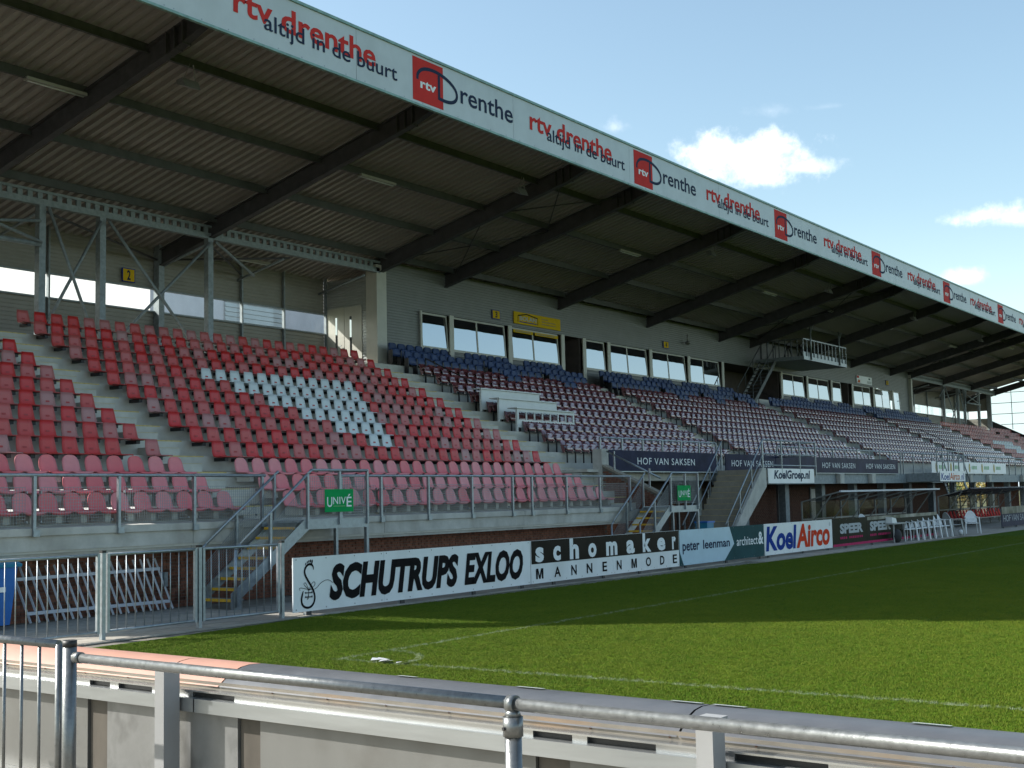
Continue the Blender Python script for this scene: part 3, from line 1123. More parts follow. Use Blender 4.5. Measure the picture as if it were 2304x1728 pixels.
# ================================================================ lounge building on top of the stand
LG = thing('lounge_building', (53, 19.2, 6.9), 'beige ribbed lounge building with a row of windows behind the blue seats', 'building')
YW = 19.2
wins = [(25.45, 27.08, 0), (27.36, 30.94, 29.0), (31.39, 34.96, 33.0), (37.08, 38.9, 0), (39.37, 42.9, 41.0), (43.37, 46.95, 45.1), (47.42, 50.9, 49.0),
        (59.2, 62.75, 61.05), (63.34, 66.87, 65.0), (67.36, 69.03, 0), (71.28, 74.6, 73.1), (75.47, 78.6, 77.0), (79.5, 80.82, 0)]
opens = [(35.4, 36.85), (51.45, 59.0), (69.1, 70.55)]
ZT, ZB, ZF = 8.95, 7.62, TZ(14)
clad('cladding_panel', 'cladding', 23.25, 53, ZT + .02, 10.6, YW, LG)
clad('cladding_panel', 'cladding', 53.0, 83, ZT + .02, 10.6, YW, LG)
solid = [(23.25, 25.43), (80.85, 83)]
for a, b_ in solid:
    clad('cladding_panel', 'cladding', a, b_, ZF, ZT + .018, YW, LG)
low = [(25.43, 35.38), (36.87, 51.43), (59.02, 69.08), (70.57, 80.85)]
for a, b_ in low:
    clad('cladding_panel', 'cladding', a, b_, ZF, ZB - .06, YW, LG)
for (a, b_, mid) in wins:
    shear = lambda x, y, z: (x, y + .085 * (z - ZB) / (ZT - ZB), z)
    fm = MB(shear)
    t = .07
    fm.box(a, b_, YW - .06, YW + .03, ZT - t, ZT)
    fm.box(a, b_, YW - .07, YW + .03, ZB - .055, ZB + .05)
    fm.box(a, a + t, YW - .055, YW + .03, ZB + .05, ZT - t)
    fm.box(b_ - t, b_, YW - .055, YW + .03, ZB + .05, ZT - t)
    spans = [(a + t, b_ - t)]
    if mid:
        fm.box(mid - .045, mid + .045, YW - .055, YW + .03, ZB + .05, ZT - t)
        spans = [(a + t, mid - .045), (mid + .045, b_ - t)]
    w = fm.build('window', 'cream_paint', LG)
    for u, v in spans:
        # panes lean back slightly
        MB(shear).box(u, v, YW - .042, YW - .034, ZB + .05, ZT - t).build('pane', 'window_glass', w)
for x in (25.36, 27.22, 31.16, 35.18, 36.97, 39.13, 43.13, 47.18, 51.17, 59.1, 63.04, 67.11, 70.9, 75.03, 79.05):
    w = .13 if x not in (25.36,) else .05
    MB().box(x - w, x + w, YW - .12, YW - .072, 6.95, ZT + .02).build('pillar', 'cream_paint', LG)
# corner pillars and door wall
MB().box(22.72, 23.25, 18.98, 19.5, 6.3, 10.35).build('corner_pillar', 'cream_paint', LG)
MB().box(82.95, 83.25, 18.98, 19.5, 6.3, 10.35).build('corner_pillar', 'cream_paint', LG)
clad('cladding_panel', 'cladding_silver', 19.5, 19.74, 6.3, 10.0, 22.80, LG, axis='y')
clad('cladding_panel', 'cladding_silver', 19.74, 21.45, 8.96, 10.0, 22.80, LG, axis='y')
MB().box(22.76, 22.9, 21.45, 21.6, 6.3, 10.0).build('corner_trim', 'cream_paint', LG)
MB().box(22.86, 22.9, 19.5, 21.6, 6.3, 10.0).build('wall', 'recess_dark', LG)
for (ya, yb, side) in ((19.76, 20.585, 1), (20.61, 21.44, -1)):
    d = MB().box(22.76, 22.83, ya, yb, 6.5, 8.95).build('door', 'door_paint', LG)
    yc = 20.28 if side == 1 else 20.98
    MB().box(22.752, 22.759, yc - .045, yc + .045, 7.15, 8.6).build('door_pane', 'window_glass', d)
    if side == -1:
        MB().tube((22.70, 20.69, 7.55), (22.70, 20.80, 7.53), .014, 6).build('handle', 'galvanised', d)
# dark entrances into the building
for a, b_ in opens:
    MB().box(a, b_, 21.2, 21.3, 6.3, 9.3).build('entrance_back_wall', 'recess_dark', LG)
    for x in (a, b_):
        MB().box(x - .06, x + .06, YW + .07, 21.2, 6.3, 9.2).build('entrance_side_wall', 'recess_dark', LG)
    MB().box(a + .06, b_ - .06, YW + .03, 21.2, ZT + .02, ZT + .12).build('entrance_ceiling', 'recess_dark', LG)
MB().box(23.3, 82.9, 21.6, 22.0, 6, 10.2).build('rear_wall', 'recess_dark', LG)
MB().box(54.4, 58.6, 18.9, 19.1, TZ(14), TZ(14) + .55).build('low_wall', 'cream_paint', LG)

# wall signs
def number_sign(n, x0, x1, z0, z1, y, label):
    t = thing('number_sign', ((x0 + x1) / 2, y, z0), label, 'sign', 'yellow section number signs')
    MB().box(x0, x1, y - .03, y, z0, z1).build('panel', 'print_blue', t)
    MB().box(x0 + .03, x1 - .03, y - .036, y - .031, z0 + .025, z1 - .025).build('face', 'print_yellow', t)
    letters(MB(), n, x0 + (x1 - x0) * .36, x1 - (x1 - x0) * .36, z0 + .06, z1 - .06, y - .04, bold=.03).build('lettering', 'print_navy', t)


number_sign('2', 13.63, 14.12, 8.87, 9.30, 21.53, 'yellow sign with number 2 on the rear wall behind the braces')
number_sign('3', 29.99, 30.54, 9.15, 9.52, 19.17, 'yellow sign with number 3 beside the orange company board')
number_sign('4', 44.55, 45.12, 9.17, 9.53, 19.17, 'yellow sign with number 4 on the lounge wall left of the gantry')
number_sign('5', 77.85, 78.38, 9.29, 9.65, 19.17, 'small yellow number sign on the far end of the lounge wall')
t = thing('company_board', (33.3, 19.17, 9.12), 'orange yellow company board with a house outline above the windows', 'sign')
MB().box(31.53, 35.07, 19.13, 19.17, 9.12, 9.62).build('panel', 'print_yellow', t)
b = MB()
ribbon(b, [(31.80, 9.20), (31.80, 9.46), (32.45, 9.57), (33.28, 9.47), (33.28, 9.19)], .05, 19.126)
b.build('house_outline', 'print_black', t)
letters(MB(), 'BOLAN', 31.92, 33.18, 9.28, 9.46, 19.124, bold=.03).build('lettering', 'letter_silver', t)
MB().box(31.90, 33.20, 19.123, 19.127, 9.20, 9.235).build('underline', 'print_blue', t)
b = MB()
for j, (u, v) in enumerate(((33.6, 34.1), (33.6, 34.7), (33.6, 34.7))):
    for k in range(int((v - u) / .1)):
        b.box(u + k * .1, u + k * .1 + .06, 19.123, 19.127, 9.46 - j * .11, 9.50 - j * .11)
b.build('small_print', 'stair_concrete', t)
t = thing('window_banner', (33.2, 19.1, 8.7), 'yellow banner strip inside the window frames below the company board', 'banner')
MB().box(31.48, 32.93, 19.145, 19.155, 8.74, 8.865).build('banner_sheet', 'print_yellow', t)
MB().box(33.07, 34.87, 19.145, 19.155, 8.74, 8.865).build('banner_sheet', 'print_yellow', t)
b = MB()
for u, v in ((31.62, 32.8), (33.2, 34.7)):
    for k in range(int((v - u) / .13)):
        b.box(u + k * .13, u + k * .13 + .09, 19.139, 19.1445, 8.775, 8.83)
b.build('print', 'stair_concrete', t)
t = thing('wall_sign', (73.4, 19.17, 9.08), 'white wall sign with a red corner above the far windows', 'sign')
MB().box(71.9, 74.85, 19.13, 19.17, 9.10, 9.62).build('panel', 'board_white', t)
MB().box(71.93, 72.3, 19.122, 19.128, 9.45, 9.6).build('red_mark', 'print_red', t)
MB().add([(72.0, 19.122, 9.14), (72.5, 19.122, 9.14), (72.5, 19.122, 9.30), (72.2, 19.122, 9.36)], [(0, 1, 2, 3)]).build('red_mark', 'print_orange', t)
MB().box(73.9, 74.7, 19.122, 19.128, 9.16, 9.34).build('grey_mark', 'print_grey', t)
MB().box(74.2, 74.5, 19.122, 19.128, 9.44, 9.54).build('green_mark', 'board_teal', t)
t = thing('surveillance_camera', (46.9, 19.0, 10.1), 'small dark camera hanging from a rod at the top of the lounge wall', 'camera')
MB().tube((46.9, 19.0, 10.05), (46.9, 19.0, 9.72), .03, 6).build('rod', 'lamp_grey', t)
MB().sphere((46.9, 18.97, 9.62), .11, .16, .11).build('housing', 'lamp_grey', t)

# ---------------------------------------------------------------- television gantry
TV = thing('camera_gantry', (58.7, 17.6, 9.2), 'galvanised camera gantry hung below the roof with railing and steep stair', 'gantry')
x0, x1, y0, y1, zf = 55.4, 62.0, 16.2, 19.05, 9.2
MB().box(x0, x1, y0, y1, zf, zf + .06).build('floor', 'galvanised_dull', TV)
MB().box(x0, x1, y0 - .03, y0, zf, zf + .20).build('fascia_plate', 'galvanised', TV)
MB().box(x0 - .03, x0, y0, y1, zf, zf + .20).build('fascia_plate', 'galvanised_dull', TV)
for i in range(13):
    x = x0 + (x1 - x0) * i / 12
    MB().box(x - .025, x + .025, y0 - .015, y0 + .035, zf + .2, zf + 1.12).build('baluster', 'galvanised', TV)
MB().box(x0 - .03, x1 + .03, y0 - .04, y0 + .06, zf + 1.12, zf + 1.19).build('hand_rail', 'galvanised', TV)
MB().box(x0, x1, y0 + .036, y0 + .05, zf + .2, zf + .45).build('kick_board', 'galvanised', TV)
for xs in (x0, x1):
    for i in range(1, 8):
        y = y0 + (y1 - y0) * i / 8
        MB().box(xs - .02, xs + .02, y - .025, y + .025, zf + .06, zf + 1.12).build('baluster', 'gantry_steel', TV)
    MB().box(xs - .04, xs + .04, y0 + .061, y1, zf + 1.12, zf + 1.18).build('hand_rail', 'gantry_steel', TV)
for x, y in ((x0 + 1.0, y0 - .06), (x1 - 1.2, y0 - .06), (x0 + .15, 18.4), (x1 - 1, 18.6)):
    MB().tube((x, y, zf + .03), (x, y, roofz(y) - .2), .045, 8).build('hanger', 'galvanised', TV)
    MB().tube((x, y, roofz(y) - .75), (x + .45, y, roofz(y) - .2), .03, 6).build('hanger_brace', 'galvanised_dull', TV)
for yy in (17.9, 18.8):
    MB().bar((x0 + .1, yy, zf + .05), (52.3, yy, TZ(14) + .05), .05, .22).build('stringer', 'gantry_steel', TV)
    MB().tube((x0 + .1, yy, zf + .95), (52.3, yy, TZ(14) + 1.0), .03, 6).build('hand_rail', 'gantry_steel', TV)
    for i in range(4):
        u = i / 3
        xx, zz = x0 + .1 + (52.3 - x0 - .1) * u, zf + (TZ(14) - zf) * u
        MB().tube((xx, yy, zz), (xx, yy, zz + 1.0), .025, 6).build('baluster', 'gantry_steel', TV)
for i in range(12):
    u = (i + .5) / 12
    xx, zz = x0 + .1 + (52.3 - x0 - .1) * u, zf + .05 + (TZ(14) - zf) * u
    MB().box(xx - .13, xx + .13, 17.93, 18.77, zz - .02, zz + .02).build('tread', 'gantry_steel', TV)
for i, (x, y) in enumerate(((56.6, 17.6), (57.6, 17.2))):
    t = thing('broadcast_camera', (x, y, zf + .06), ['dark tilted broadcast tripod on the camera gantry, left one', 'dark tilted broadcast tripod on the camera gantry, right one'][i], 'tripod', 'tripods on the gantry')
    for a in range(3):
        an = a * 2.1 + .4
        MB().tube((x, y, zf + 1.0), (x + .35 * math.cos(an), y + .35 * math.sin(an), zf + .06), .03, 6).build('leg', 'black_steel', t)
    MB().bar((x - .25, y, zf + .98), (x + .25, y - .1, zf + 1.15), .14, .12).build('head', 'black_steel', t)

# press desks among the maroon seats
for i, k in enumerate((7, 8, 9)):
    y = RY(k) - .50
    zt = TZ(k) + .76
    zb = TZ(k) + .003
    lab = ['lowest white press desk with small open windows among the maroon seats', 'middle one of three stepped white press desks', 'highest of the three stepped white press desks'][i]
    t = thing('press_desk', (24, y, zb), lab, 'desk', 'stepped press desks')
    MB().box(22.5, 26.1, y - .10, y + .30, zt, zt + .035).build('desk_top', 'desk_white', t)
    if i == 0:
        b = MB()
        b.box(22.62, 26.02, y - .05, y - .01, zt - .10, zt - .001)
        b.box(22.62, 26.02, y - .05, y - .01, zt - .62, zt - .36)
        for j in range(8):
            x = 22.62 + j * 3.36 / 7
            b.box(x, x + .05, y - .05, y - .01, zt - .36, zt - .10)
        b.build('front_panel', 'desk_white', t)
    else:
        MB().box(22.62, 26.02, y - .05, y - .01, zt - .68, zt - .001).build('front_panel', 'desk_white', t)
    for x in (22.57, 26.02):
        MB().box(x, x + .045, y - .052, y + .02, zb, zt - .001).build('side_panel', 'desk_white', t)


# ================================================================ railings and stairs
def wire_panel(p, q, z0, z1, name, parent, pitch=.05, dz0=0, dz1=0, r=.0022):
    """welded mesh between two plan points; dz0/dz1 raise the ends for sloping panels"""
    p, q = Vector(p), Vector(q)
    L = (q - p).length
    m = MB()
    n = max(1, int(L / pitch))
    for i in range(n + 1):
        t = i / n
        c = p + (q - p) * t
        dz = dz0 + (dz1 - dz0) * t
        m.bar((c.x, c.y, z0 + dz), (c.x, c.y, z1 + dz), 2 * r, 2 * r)
    k = max(1, int((z1 - z0) / pitch))
    for j in range(k + 1):
        z = z0 + (z1 - z0) * j / k
        m.bar((p.x, p.y - .004, z + dz0), (q.x, q.y - .004, z + dz1), 2 * r, 2 * r)
    fr = .008
    for a in (z0, z1):
        m.bar((p.x, p.y, a + dz0), (q.x, q.y, a + dz1), fr, fr)
    return m.build(name, 'wire', parent)


RL = thing('front_railing', (10, 7.6, 1.45), 'galvanised tube railing with wire mesh along the front of the pink seats', 'railing')
yr = 7.57
for a, b_ in ((-1, 6.15), (8.25, 20.55)):
    MB().tube((a, yr, 2.44), (b_, yr, 2.44), .03, 10).build('hand_rail', 'galvanised', RL)
rp = [-.66, 1.0, 2.67, 4.35, 6.05, 8.3, 9.58, 11.22, 12.88, 14.57, 15.43, 17.07, 18.78, 20.45]
for x in rp:
    p = MB().bar((x, yr - .02, 1.46), (x, yr - .02, 2.42), .055, .055).build('post', 'galvanised', RL)
    MB().box(x - .03, x + .09, yr - .06, yr - .012, 1.44, 1.54).build('foot_plate', 'galvanised', p)
for a, b_ in zip(rp[:-1], rp[1:]):
    if abs(a - 6.05) < .01:
        continue
    if b_ - a > 1.0:
        w = wire_panel((a + .13, yr + .03), (b_ - .13, yr + .03), 1.62, 2.24, 'mesh_panel', RL)
        for x in (a + .13, b_ - .13):
            for z in (1.68, 2.16):
                MB().box(min(x, x), x + .012, yr - .02, yr + .03, z - .02, z + .02).build('clip', 'galvanised', w)


def steel_stair(xf, label, name='steel_staircase'):
    """steel stair rising along +X from xf, with landing; near stringer y 6.6, far 7.5"""
    T = thing(name, (xf, 7.0, 0), label, 'staircase', 'steel stairs up to the terrace')
    yn, yf_ = 6.62, 7.46
    xt, zt = xf + 1.72, 1.55
    xl = xf + 3.55
    for y in (yn, yf_):
        s = MB()
        s.prism([(xf - .16, 0), (xf + .10, 0), (xf + .10, .22), (xt + .10, zt - .17), (xl, zt - .17), (xl, zt + .015), (xt - .02, zt + .015), (xf - .16, .30)], 'y', y - .012, y + .012)
        s.build('stringer', 'galvanised', T)
    for i in range(8):
        x = xf - .10 + i * .222
        z = .19 + i * .178
        t = MB().box(x, x + .25, yn + .013, yf_ - .013, z - .03, z).build('tread', 'galvanised_dull', T)
        MB().box(x - .012, x + .035, yn + .02, yf_ - .02, z - .045, z + .004).build('nosing', 'yellow_nosing', t)
    MB().box(xt + .08, xl - .01, yn + .013, 7.55, zt - .04, zt).build('landing', 'galvanised_dull', T)
    # hand rails
    for y in (yn - .03, yf_ + .03):
        pts = [(xf - .08, y, .05), (xf - .08, y, 1.08), (xf + .02, y, 1.17), (xt + .05, y, 2.44), (xt + .16, y, 2.52)]
        if y < 7:
            pts += [(xl - .06, y, 2.52)]
        MB().path([Vector(p) for p in pts], .027, 8).build('hand_rail', 'galvanised', T)
        for xx, zz in ((xf + .78, .68), (xt + .05, 1.40)):
            MB().bar((xx, y, zz), (xx, y, zz + (1.04 if xx < xt else 1.05)), .05, .05).build('post', 'galvanised', T)
        a, b_ = xf + .0, xf + .74
        wire_panel((xf + .02, y + .03), (xf + .75, y + .03), .40, .92, 'mesh_panel', T, pitch=.045, dz0=-.12, dz1=.50)
        wire_panel((xf + .82, y + .03), (xt - .02, y + .03), .40, .92, 'mesh_panel', T, pitch=.045, dz0=.56, dz1=1.26)
    y = yn - .03
    for xx in (xt + .95, xl - .06):
        MB().bar((xx, y, zt - .1), (xx, y, 2.50), .05, .05).build('post', 'galvanised', T)
    wire_panel((xt + .12, y + .03), (xl - .10, y + .03), 1.64, 2.40, 'mesh_panel', T)
    MB().tube((xl - .03, y, 2.52), (xl - .03, 7.5, 2.52), .027, 8).build('hand_rail', 'galvanised', T)
    wire_panel((xl - .03, y + .05), (xl - .03, 7.5), 1.64, 2.40, 'mesh_panel', T)
    for (xx, yy) in ((xl - .06, yn), (xl - .06, 7.46)):
        MB().bar((xx, yy, 0), (xx, yy, zt - .17), .07, .07).build('leg', 'galvanised', T)
    return T


steel_stair(4.55, 'steel stair with yellow nosings behind the fence at left')
steel_stair(19.35, 'steel stair with yellow nosings behind the black lettered board')


def unive(x0, x1, z0, z1, label):
    y = 6.545
    t = thing('sponsor_sign', (x0, y, z0), label, 'sign', 'green sponsor signs on the stair railings')
    MB().box(x0, x1, y - .012, y, z0, z1).build('panel', 'print_green', t)
    m = MB()
    w, h = x1 - x0, z1 - z0
    letters(m, 'U', x0 + .07 * w, x0 + .25 * w, z0 + .22 * h, z0 + .66 * h, y - .015, bold=.01)
    letters(m, 'NIV', x0 + .28 * w, x0 + .72 * w, z0 + .34 * h, z0 + .66 * h, y - .015, bold=.005, space=1.1)
    letters(m, 'É', x0 + .75 * w, x0 + .93 * w, z0 + .22 * h, z0 + .78 * h, y - .015, bold=.01)
    m.build('lettering', 'print_white', t)
    m = MB()
    for k in range(14):
        m.box(x0 + (.29 + k * .03) * w, x0 + (.31 + k * .03) * w, y - .0155, y - .0125, z0 + .24 * h, z0 + .27 * h)
    m.build('small_print', 'print_lime', t)


unive(6.74, 7.56, 1.70, 2.145, 'green UNIVÉ sign on the left stair landing railing')
unive(21.44, 22.26, 1.71, 2.15, 'green UNIVÉ sign on the railing in front of the dark portal')

# handrail on the brick cheek wall
t = thing('cheek_wall_railing', (22, 7.5, 1.9), 'sloping tube handrail on the brick wall beside the portal', 'railing')
MB().tube((22.0, 9.2, 3.25), (22.0, 7.38, 2.38), .03, 8).build('hand_rail', 'galvanised', t)
for y in (8.95, 7.75):
    z = 1.98 + (y - 7.42) * .465
    MB().bar((22.0, y, z - .03), (22.0, y, z + .55), .045, .045).build('post', 'galvanised', t)

# concrete stair between the two navy boards
CS = thing('concrete_staircase', (28, 8.6, 0), 'wide tan concrete stair between the navy boards', 'staircase')
nst = 14
for i in range(nst):
    z1_ = 2.70 - i * .195
    x = 30.0 - i * .205
    s = MB().box(x - .205, 30.6 + .02 if i == 0 else x + .03, 7.75, 9.36, max(-.02, z1_ - .45), z1_ - .195 if i else z1_).build('step', 'stair_concrete', CS) if False else None
    m = MB().prism([(x - .205, z1_ - .195), (x - .205, z1_ - .55), (x + .05, z1_ - .55), (x + .05, z1_ - .195)], 'y', 7.78, 9.36)
    s = m.build('step', 'stair_concrete', CS)
    MB().box(x - .208, x - .17, 7.80, 9.34, z1_ - .20, z1_ - .192).build('step_line', 'yellow_line', s)
MB().prism([(30.3, 2.75), (30.3, 2.1), (27.25, -.02), (26.75, -.02), (30.0, 2.75)], 'y', 7.66, 7.77).build('stringer', 'concrete', CS)
MB().box(29.98, 35.2, 7.80, 9.39, 2.42, 2.70).build('landing', 'stair_concrete', CS)
for y in (7.72, 9.30):
    R = MB()
    MB().tube((27.0, y, .85), (30.2, y, 3.74), .027, 8).build('hand_rail', 'galvanised', CS)
    MB().tube((27.2, y, .50), (30.2, y, 3.25), .022, 8).build('hand_rail', 'galvanised', CS)
    for u in (.05, .37, .68, .98):
        xx, zz = 27.0 + 3.2 * u, .85 + 2.89 * u
        MB().bar((xx, y, zz - 1.0), (xx, y, zz), .045, .045).build('post', 'galvanised', CS)
y = 7.76
for z in (3.74, 3.25, 2.85):
    MB().tube((30.2, y, z), (35.2, y, z), .025, 8).build('hand_rail', 'galvanised', CS)
for x in (30.25, 31.9, 33.6, 35.15):
    MB().bar((x, y, 2.5), (x, y, 3.74), .05, .05).build('post', 'galvanised', CS)
for z in (3.74, 3.25):
    MB().tube((35.2, 7.76, z), (35.2, 9.3, z), .025, 8).build('hand_rail', 'galvanised', CS)

# railings above the navy and white boards
def board_rail(x0, x1, n, label):
    t = thing('parapet_railing', ((x0 + x1) / 2, 9.38, 2.7), label, 'railing', 'railings on the parapet of the maroon seats')
    MB().tube((x0, 9.38, 3.68), (x1, 9.38, 3.68), .026, 8).build('hand_rail', 'galvanised', t)
    for i in range(n + 1):
        x = x0 + (x1 - x0) * i / n
        MB().bar((x, 9.38, 2.6), (x, 9.38, 3.68), .05, .05).build('post', 'galvanised', t)


board_rail(21.9, 29.9, 6, 'galvanised railing above the single navy board beside the concrete stair')
board_rail(35.3, 50.2, 10, 'galvanised railing above the long navy board right of the landing')
board_rail(50.6, 85.0, 22, 'galvanised railing above the white boards at far right')
for x in (50.4, 54.9):
    pass
# second landing with stair near the dugouts
T2 = thing('far_landing', (53, 8.2, 2.2), 'dark landing with railing and steel stair above the dugouts', 'landing')
MB().box(51.0, 55.3, 7.80, 9.39, 2.24, 2.66).build('landing_slab', 'galvanised_dull', T2)
for z in (3.72, 3.2):
    MB().tube((50.6, 7.78, z), (55.3, 7.78, z), .026, 8).build('hand_rail', 'galvanised', T2)
for i in range(6):
    x = 50.7 + i * .92
    MB().bar((x, 7.78, 2.5), (x, 7.78, 3.72), .05, .05).build('post', 'galvanised', T2)
for y in (7.9, 8.9):
    MB().bar((55.3, y, 2.5), (57.8, y, 0.05), .05, .2).build('stringer', 'galvanised_dull', T2)
    MB().tube((55.3, y, 3.6), (57.8, y, 1.1), .03, 6).build('hand_rail', 'galvanised', T2)
for i in range(12):
    u = (i + .5) / 12
    MB().box(55.2 + 2.5 * u, 55.45 + 2.5 * u, 7.93, 8.87, 2.48 - 2.45 * u, 2.51 - 2.45 * u).build('tread', 'galvanised_dull', T2)


# ---------------------------------------------------------------- boards on the parapet
def flat_board(name, x0, x1, z0, z1, y, m, label, cat='board', th=.03):
    t = thing(name, ((x0 + x1) / 2, y, z0), label, cat)
    MB().box(x0, x1, y, y + th, z0, z1).build('panel', m, t)
    return t


t = flat_board('navy_board', 22.30, 29.75, 2.66, 3.31, 9.30, 'board_navy', 'single navy board reading HOF VAN SAKSEN above the dark portal')
letters(MB(), 'HOF VAN SAKSEN', 24.06, 28.06, 2.87, 3.09, 9.296, space=1.12).build('lettering', 'print_white', t)
MB().box(22.30, 29.75, 9.292, 9.33, 2.625, 2.657).build('lower_edge', 'galvanised', t)
for (a, b_) in ((24.7, 25.3), (26.2, 27.6), (23.0, 23.4)):
    pass
t = flat_board('navy_board', 35.0, 49.55, 2.66, 3.31, 9.30, 'board_navy', 'long navy board with HOF VAN SAKSEN written twice behind the landing')
for (a, b_) in ((39.8, 43.7), (45.1, 49.1)):
    letters(MB(), 'HOF VAN SAKSEN', a, b_, 2.86, 3.09, 9.296, space=1.12).build('lettering', 'print_white', t)
MB().box(35.0, 49.55, 9.292, 9.33, 2.625, 2.657).build('lower_edge', 'galvanised', t)
t = flat_board('navy_board', 30.5, 34.95, 2.66, 3.31, 9.30, 'board_navy', 'navy HOF VAN SAKSEN board half hidden behind the landing railing')
letters(MB(), 'HOF VAN SAKSEN', 31.0, 34.7, 2.86, 3.09, 9.296, space=1.12).build('lettering', 'print_white', t)
t = flat_board('landing_board', 30.65, 34.92, 2.21, 2.735, 7.74, 'board_white', 'white board reading KoelGroep.nl on the landing front')
letters(MB(), 'KoelGroep.nl', 31.15, 34.5, 2.27, 2.68, 7.736, bold=.03, shear=.14).build('lettering', 'print_navy', t)
t = flat_board('landing_board', 51.0, 55.25, 2.24, 2.74, 7.74, 'board_white', 'white board reading KoelAirco.nl on the far landing front')
m = MB()
letters(m, 'Koel', 51.15, 52.55, 2.30, 2.64, 7.736, bold=.015, shear=.1)
m.build('lettering', 'print_blue', t)
letters(MB(), 'Airco', 52.58, 54.3, 2.30, 2.66, 7.736, bold=.015, shear=.1).build('lettering', 'print_orange', t)
letters(MB(), '.nl', 54.4, 55.05, 2.30, 2.64, 7.736, shear=.1).build('lettering', 'print_blue', t)
for i, (a, b_) in enumerate(((54.9, 61.0), (61.05, 69.8))):
    t = flat_board('white_parapet_board', a, b_, 2.68, 3.31, 9.30, 'board_white', ['white parapet board with yellow ovals behind the far landing railing', 'white parapet board with yellow ovals right of the far landing'][i])
    k = a + .8
    while k < b_ - 1.2:
        disc(MB(), k, 3.0, .17, .26, 9.296).build('yellow_oval', 'yellow_line', t)
        m = MB()
        for q in range(4):
            m.box(k + .45 + q * .28, k + .62 + q * .28, 9.294, 9.2965, 2.92, 3.12)
        m.build('pale_print', 'print_lime', t)
        k += 2.6

# ---------------------------------------------------------------- boards beside the pitch
def pitch_board(x0, x1, seams, m, label, posts, name='advertising_board'):
    t = thing(name, ((x0 + x1) / 2, 4.55, 0), label, 'board', 'advertising boards along the touchline')
    e = [x0] + seams + [x1]
    for a, b_ in zip(e[:-1], e[1:]):
        p = MB().box(a + .003, b_ - .003, 4.55, 4.572, .075, .98).build('panel', m, t)
        bl = MB()
        k = max(2, int((b_ - a) / .6))
        for i in range(k + 1):
            xx = a + .07 + (b_ - a - .14) * i / k
            for z in (.115, .945):
                disc(bl, xx, z, .012, .012, 4.546, 8)
        bl.build('screws', 'lamp_grey', p)
    for x in posts:
        MB().box(x - .05, x + .05, 4.58, 4.66, -.02, .9).build('post', 'galvanised_dull', t)
        MB().box(x - .07, x + .04, 4.555, 4.578, -.02, .074).build('post_foot', 'black_steel', t)
    MB().box(x0 + .02, x1 - .02, 4.575, 4.60, .80, .86).build('rear_rail', 'galvanised_dull', t)
    return t


PL = 4.546
t = pitch_board(3.85, 10.88, [6.16], 'board_white', 'white board reading SCHUTRUPS EXLOO with a laced shoe drawing', [4.25, 6.7, 8.9, 10.6])
m = MB()
letters(m, 'SCHUTRUPS', 4.72, 8.38, .205, .835, PL - .002, bold=.05, shear=.22)
letters(m, 'EXLOO', 8.56, 10.60, .205, .835, PL - .002, bold=.045, shear=.22)
m.build('lettering', 'print_black', t)
m = MB()
foot = spline([(4.335, .76), (4.32, .82), (4.27, .855), (4.20, .85), (4.14, .80), (4.12, .73), (4.15, .655), (4.22, .56), (4.29, .47), (4.345, .37), (4.36, .28), (4.33, .20), (4.27, .15), (4.19, .135),
               (4.11, .155), (4.055, .21), (4.045, .29), (4.07, .38), (4.09, .42)], 5)
nf = len(foot)
ribbon(m, foot, [.012 + .026 * min(1, min(i, nf - 1 - i) / 8) for i in range(nf)], PL - .002)
for (x, z, a, b_) in ((4.145, .865, .010, .022), (4.185, .89, .011, .023), (4.222, .905, .013, .024), (4.262, .91, .015, .028), (4.30, .895, .017, .038)):
    disc(m, x, z, a, b_, PL - .002, tilt=-.25)
lace = [spline([(4.22, .43), (4.13, .50), (4.10, .54), (4.14, .55), (4.19, .48), (4.22, .43)], 4), spline([(4.22, .43), (4.06, .47), (4.00, .47), (4.01, .43)], 4),
        spline([(4.22, .43), (4.30, .54), (4.36, .55), (4.35, .49), (4.22, .43)], 4), spline([(4.22, .43), (4.38, .44), (4.50, .52), (4.62, .565), (4.72, .56), (4.80, .51)], 5),
        spline([(4.22, .43), (4.20, .33), (4.18, .28), (4.21, .30), (4.21, .43)], 4)]
for i, l in enumerate(lace):
    ribbon(m, l, .009, PL - .0024 - i * .0003)
for z in (.385, .315):
    ribbon(m, [(4.14, z), (4.29, z - .005)], .016, PL - .004)
    for x in (4.14, 4.29):
        disc(m, x, z, .012, .018, PL - .0043)
m.build('shoe_drawing', 'print_black', t)

